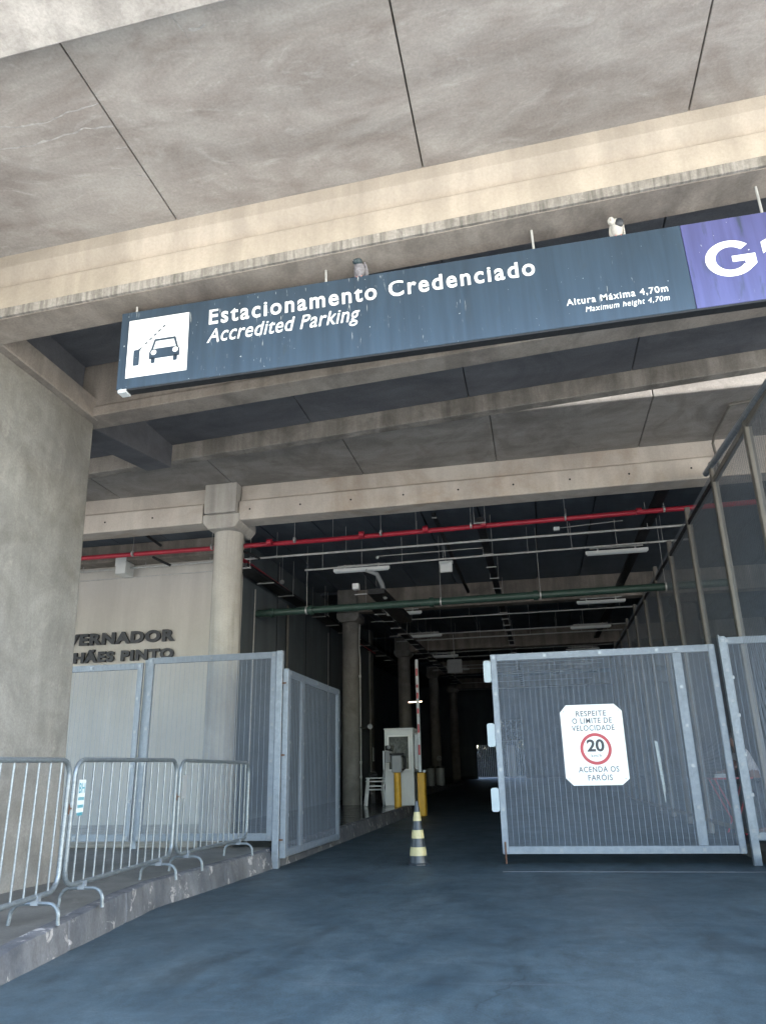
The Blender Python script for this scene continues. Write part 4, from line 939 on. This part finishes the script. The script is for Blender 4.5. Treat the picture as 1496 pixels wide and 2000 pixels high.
t = thing('hanging_sign_box', (-1.86, 17.5, 5.8), 'small pale square unit hanging from the conduit above the drive', 'box')
MB().box(-2.0, -1.71, 17.42, 17.5, 5.72, 5.97).build('body', M['coney'] if False else M['boothw'], t, bevel=0.015); MB().box(-2.02, -1.69, 17.40, 17.52, 5.93, 5.99).build('lid', M['boothw'], t, bevel=0.01)
MB().cyl((-1.86, 17.46, 5.99), (-1.86, 17.2, 6.3), 0.012, 6).build('bracket', M['conduit'], t)
t = thing('hanging_sign_box', (-3.2, 31, 5.4), 'larger grey square panel hanging deep in the garage', 'box')
MB().box(-3.45, -2.85, 31.0, 31.05, 5.05, 5.6).build('body', M['greybox'], t, bevel=0.015); MB().cyl((-3.15, 31.02, 5.6), (-3.15, 31.02, 6.6), 0.015, 6).build('bracket', M['conduit'], t)
t = thing('floodlight_box', (0.7, 15.6, 5.95), 'small grey box on a short rail right of the cable tray', 'box')
MB().box(0.62, 0.74, 15.4, 15.5, 5.93, 6.0).build('body', M['boothw'], t, bevel=0.006); MB().cyl((0.74, 15.45, 5.98), (2.0, 15.4, 6.02), 0.01, 6).build('rail', M['conduit'], t)

# ------------------------------------------------------------------ person behind the screen, red table
FZ = gz(16.2)
tb = thing('red_table', (3.35, 16.1, FZ), 'tall red folding table behind the mesh screen at right', 'table')
MB().box(3.06, 3.75, 15.8, 16.45, 1.02, 1.05).build('table_top', M['redp'], tb, bevel=0.006)
for a, b_ in (((3.10, 15.85), (3.35, 15.85)), ((3.70, 15.85), (3.45, 15.85)), ((3.10, 16.4), (3.35, 16.4)), ((3.70, 16.4), (3.45, 16.4))):
    MB().cyl((a[0], a[1], 1.02), (b_[0] + (b_[0] - a[0]) * 0.6, b_[1], FZ), 0.016, 8).build('leg', M['redp'], tb)
tag(MB().box(3.12, 3.34, 15.88, 16.02, 1.052, 1.12).build('paper_stack', M['white'], bevel=0.004), 'white stack of paper on the red table behind the mesh', 'paper')
def skin_mesh(name, nodes, edges_, mat, parent, sub=2):
    me = bpy.data.meshes.new(name); off = wloc(parent)
    me.from_pydata([tuple(Vector(p) - off) for p, r in nodes], edges_, [])
    rads = []
    for i, (p, r) in enumerate(nodes):
        rr = r if hasattr(r, '__len__') else (r, r); rads.append(rr)
    o = bpy.data.objects.new(name, me); COL.objects.link(o); o.parent = parent; me.materials.append(mat)
    o.modifiers.new('skin', 'SKIN').use_smooth_shade = True
    for i, rr in enumerate(rads): me.skin_vertices[0].data[i].radius = rr; me.skin_vertices[0].data[i].use_root = (i == 0)
    sb_ = o.modifiers.new('sub', 'SUBSURF'); sb_.levels = sub; sb_.render_levels = sub
    return o
PX, PY = 3.80, 16.2
pe = thing('person', (PX, PY, FZ), 'person in a white shirt leaning over the red table behind the mesh', 'person')
V = lambda x, y, z: (PX + x, PY + y, FZ + z)
# one continuous body: pelvis, torso leaning left, arms, legs, neck, head
N = [(V(0.10, 0, 0.93), (0.15, 0.13)), (V(0.04, 0, 1.12), (0.14, 0.12)), (V(-0.06, 0, 1.33), (0.16, 0.13)), (V(-0.13, 0, 1.46), (0.11, 0.10)),
     (V(-0.19, 0, 1.53), 0.055), (V(-0.24, 0, 1.61), 0.085), (V(-0.26, 0, 1.70), 0.075),
     (V(-0.12, -0.19, 1.42), 0.062), (V(-0.24, -0.24, 1.18), 0.045), (V(-0.44, -0.18, 1.08), 0.034), (V(-0.50, -0.17, 1.07), 0.028),
     (V(-0.12, 0.19, 1.42), 0.062), (V(-0.22, 0.26, 1.18), 0.045), (V(-0.40, 0.20, 1.08), 0.034), (V(-0.47, 0.18, 1.07), 0.028),
     (V(0.10, -0.10, 0.86), 0.095), (V(0.04, -0.12, 0.48), 0.065), (V(0.10, -0.12, 0.08), 0.042), (V(-0.06, -0.12, 0.03), 0.035),
     (V(0.10, 0.10, 0.86), 0.095), (V(0.12, 0.12, 0.48), 0.065), (V(0.20, 0.12, 0.08), 0.042), (V(0.04, 0.12, 0.03), 0.035)]
E_ = [(0, 1), (1, 2), (2, 3), (3, 4), (4, 5), (5, 6), (3, 7), (7, 8), (8, 9), (9, 10), (3, 11), (11, 12), (12, 13), (13, 14), (0, 15), (15, 16), (16, 17), (17, 18), (0, 19), (19, 20), (20, 21), (21, 22)]
skin_mesh('body', N, E_, M['skin'], pe)
g_ = lambda i, k=1.0, a=0.012: (N[i][0], tuple(q * k + a for q in (N[i][1] if hasattr(N[i][1], '__len__') else (N[i][1],) * 2)))
sh = [g_(0), g_(1), g_(2), g_(3), g_(7), (V(-0.20, -0.225, 1.27), 0.068), g_(11), (V(-0.19, 0.24, 1.27), 0.068)]
skin_mesh('shirt', sh, [(0, 1), (1, 2), (2, 3), (3, 4), (4, 5), (3, 6), (6, 7)], M['shirt'], pe)
tr_ = [(V(0.10, 0, 0.94), (0.165, 0.15)), g_(15), g_(16), g_(17), g_(19), g_(20), g_(21)]
skin_mesh('trousers', tr_, [(0, 1), (1, 2), (2, 3), (0, 4), (4, 5), (5, 6)], M['trouser'], pe)
MB().ball(V(-0.235, 0, 1.70), (0.098, 0.085, 0.085), 14, 10).build('hair', M['black'], pe, smooth=True)
for s in (-1, 1):
    MB().ball(V(-0.318, s * 0.032, 1.665), 0.011, 8, 6).build('eye', M['white'], pe, smooth=True)
    MB().ball(V(-0.25, s * 0.088, 1.65), (0.02, 0.010, 0.03), 8, 6).build('ear', M['skin'], pe, smooth=True)
    for i in range(4):
        y0 = (-0.17 if s < 0 else 0.18) + (i - 1.5) * 0.018; l = (0.06, 0.072, 0.068, 0.052)[i]
        MB().tube([V(-0.49, y0, 1.07), V(-0.49 - l * 0.6, y0, 1.078), V(-0.49 - l, y0, 1.062)], 0.008, 6).build('finger', M['skin'], pe, smooth=True)
    MB().tube([V(-0.47, (-0.17 if s < 0 else 0.18) - s * 0.03, 1.07), V(-0.50, (-0.17 if s < 0 else 0.18) - s * 0.055, 1.068), V(-0.53, (-0.17 if s < 0 else 0.18) - s * 0.06, 1.062)], 0.009, 6).build('thumb', M['skin'], pe, smooth=True)
MB().ball(V(-0.335, 0, 1.645), (0.018, 0.012, 0.018), 8, 6).build('nose', M['skin'], pe, smooth=True)
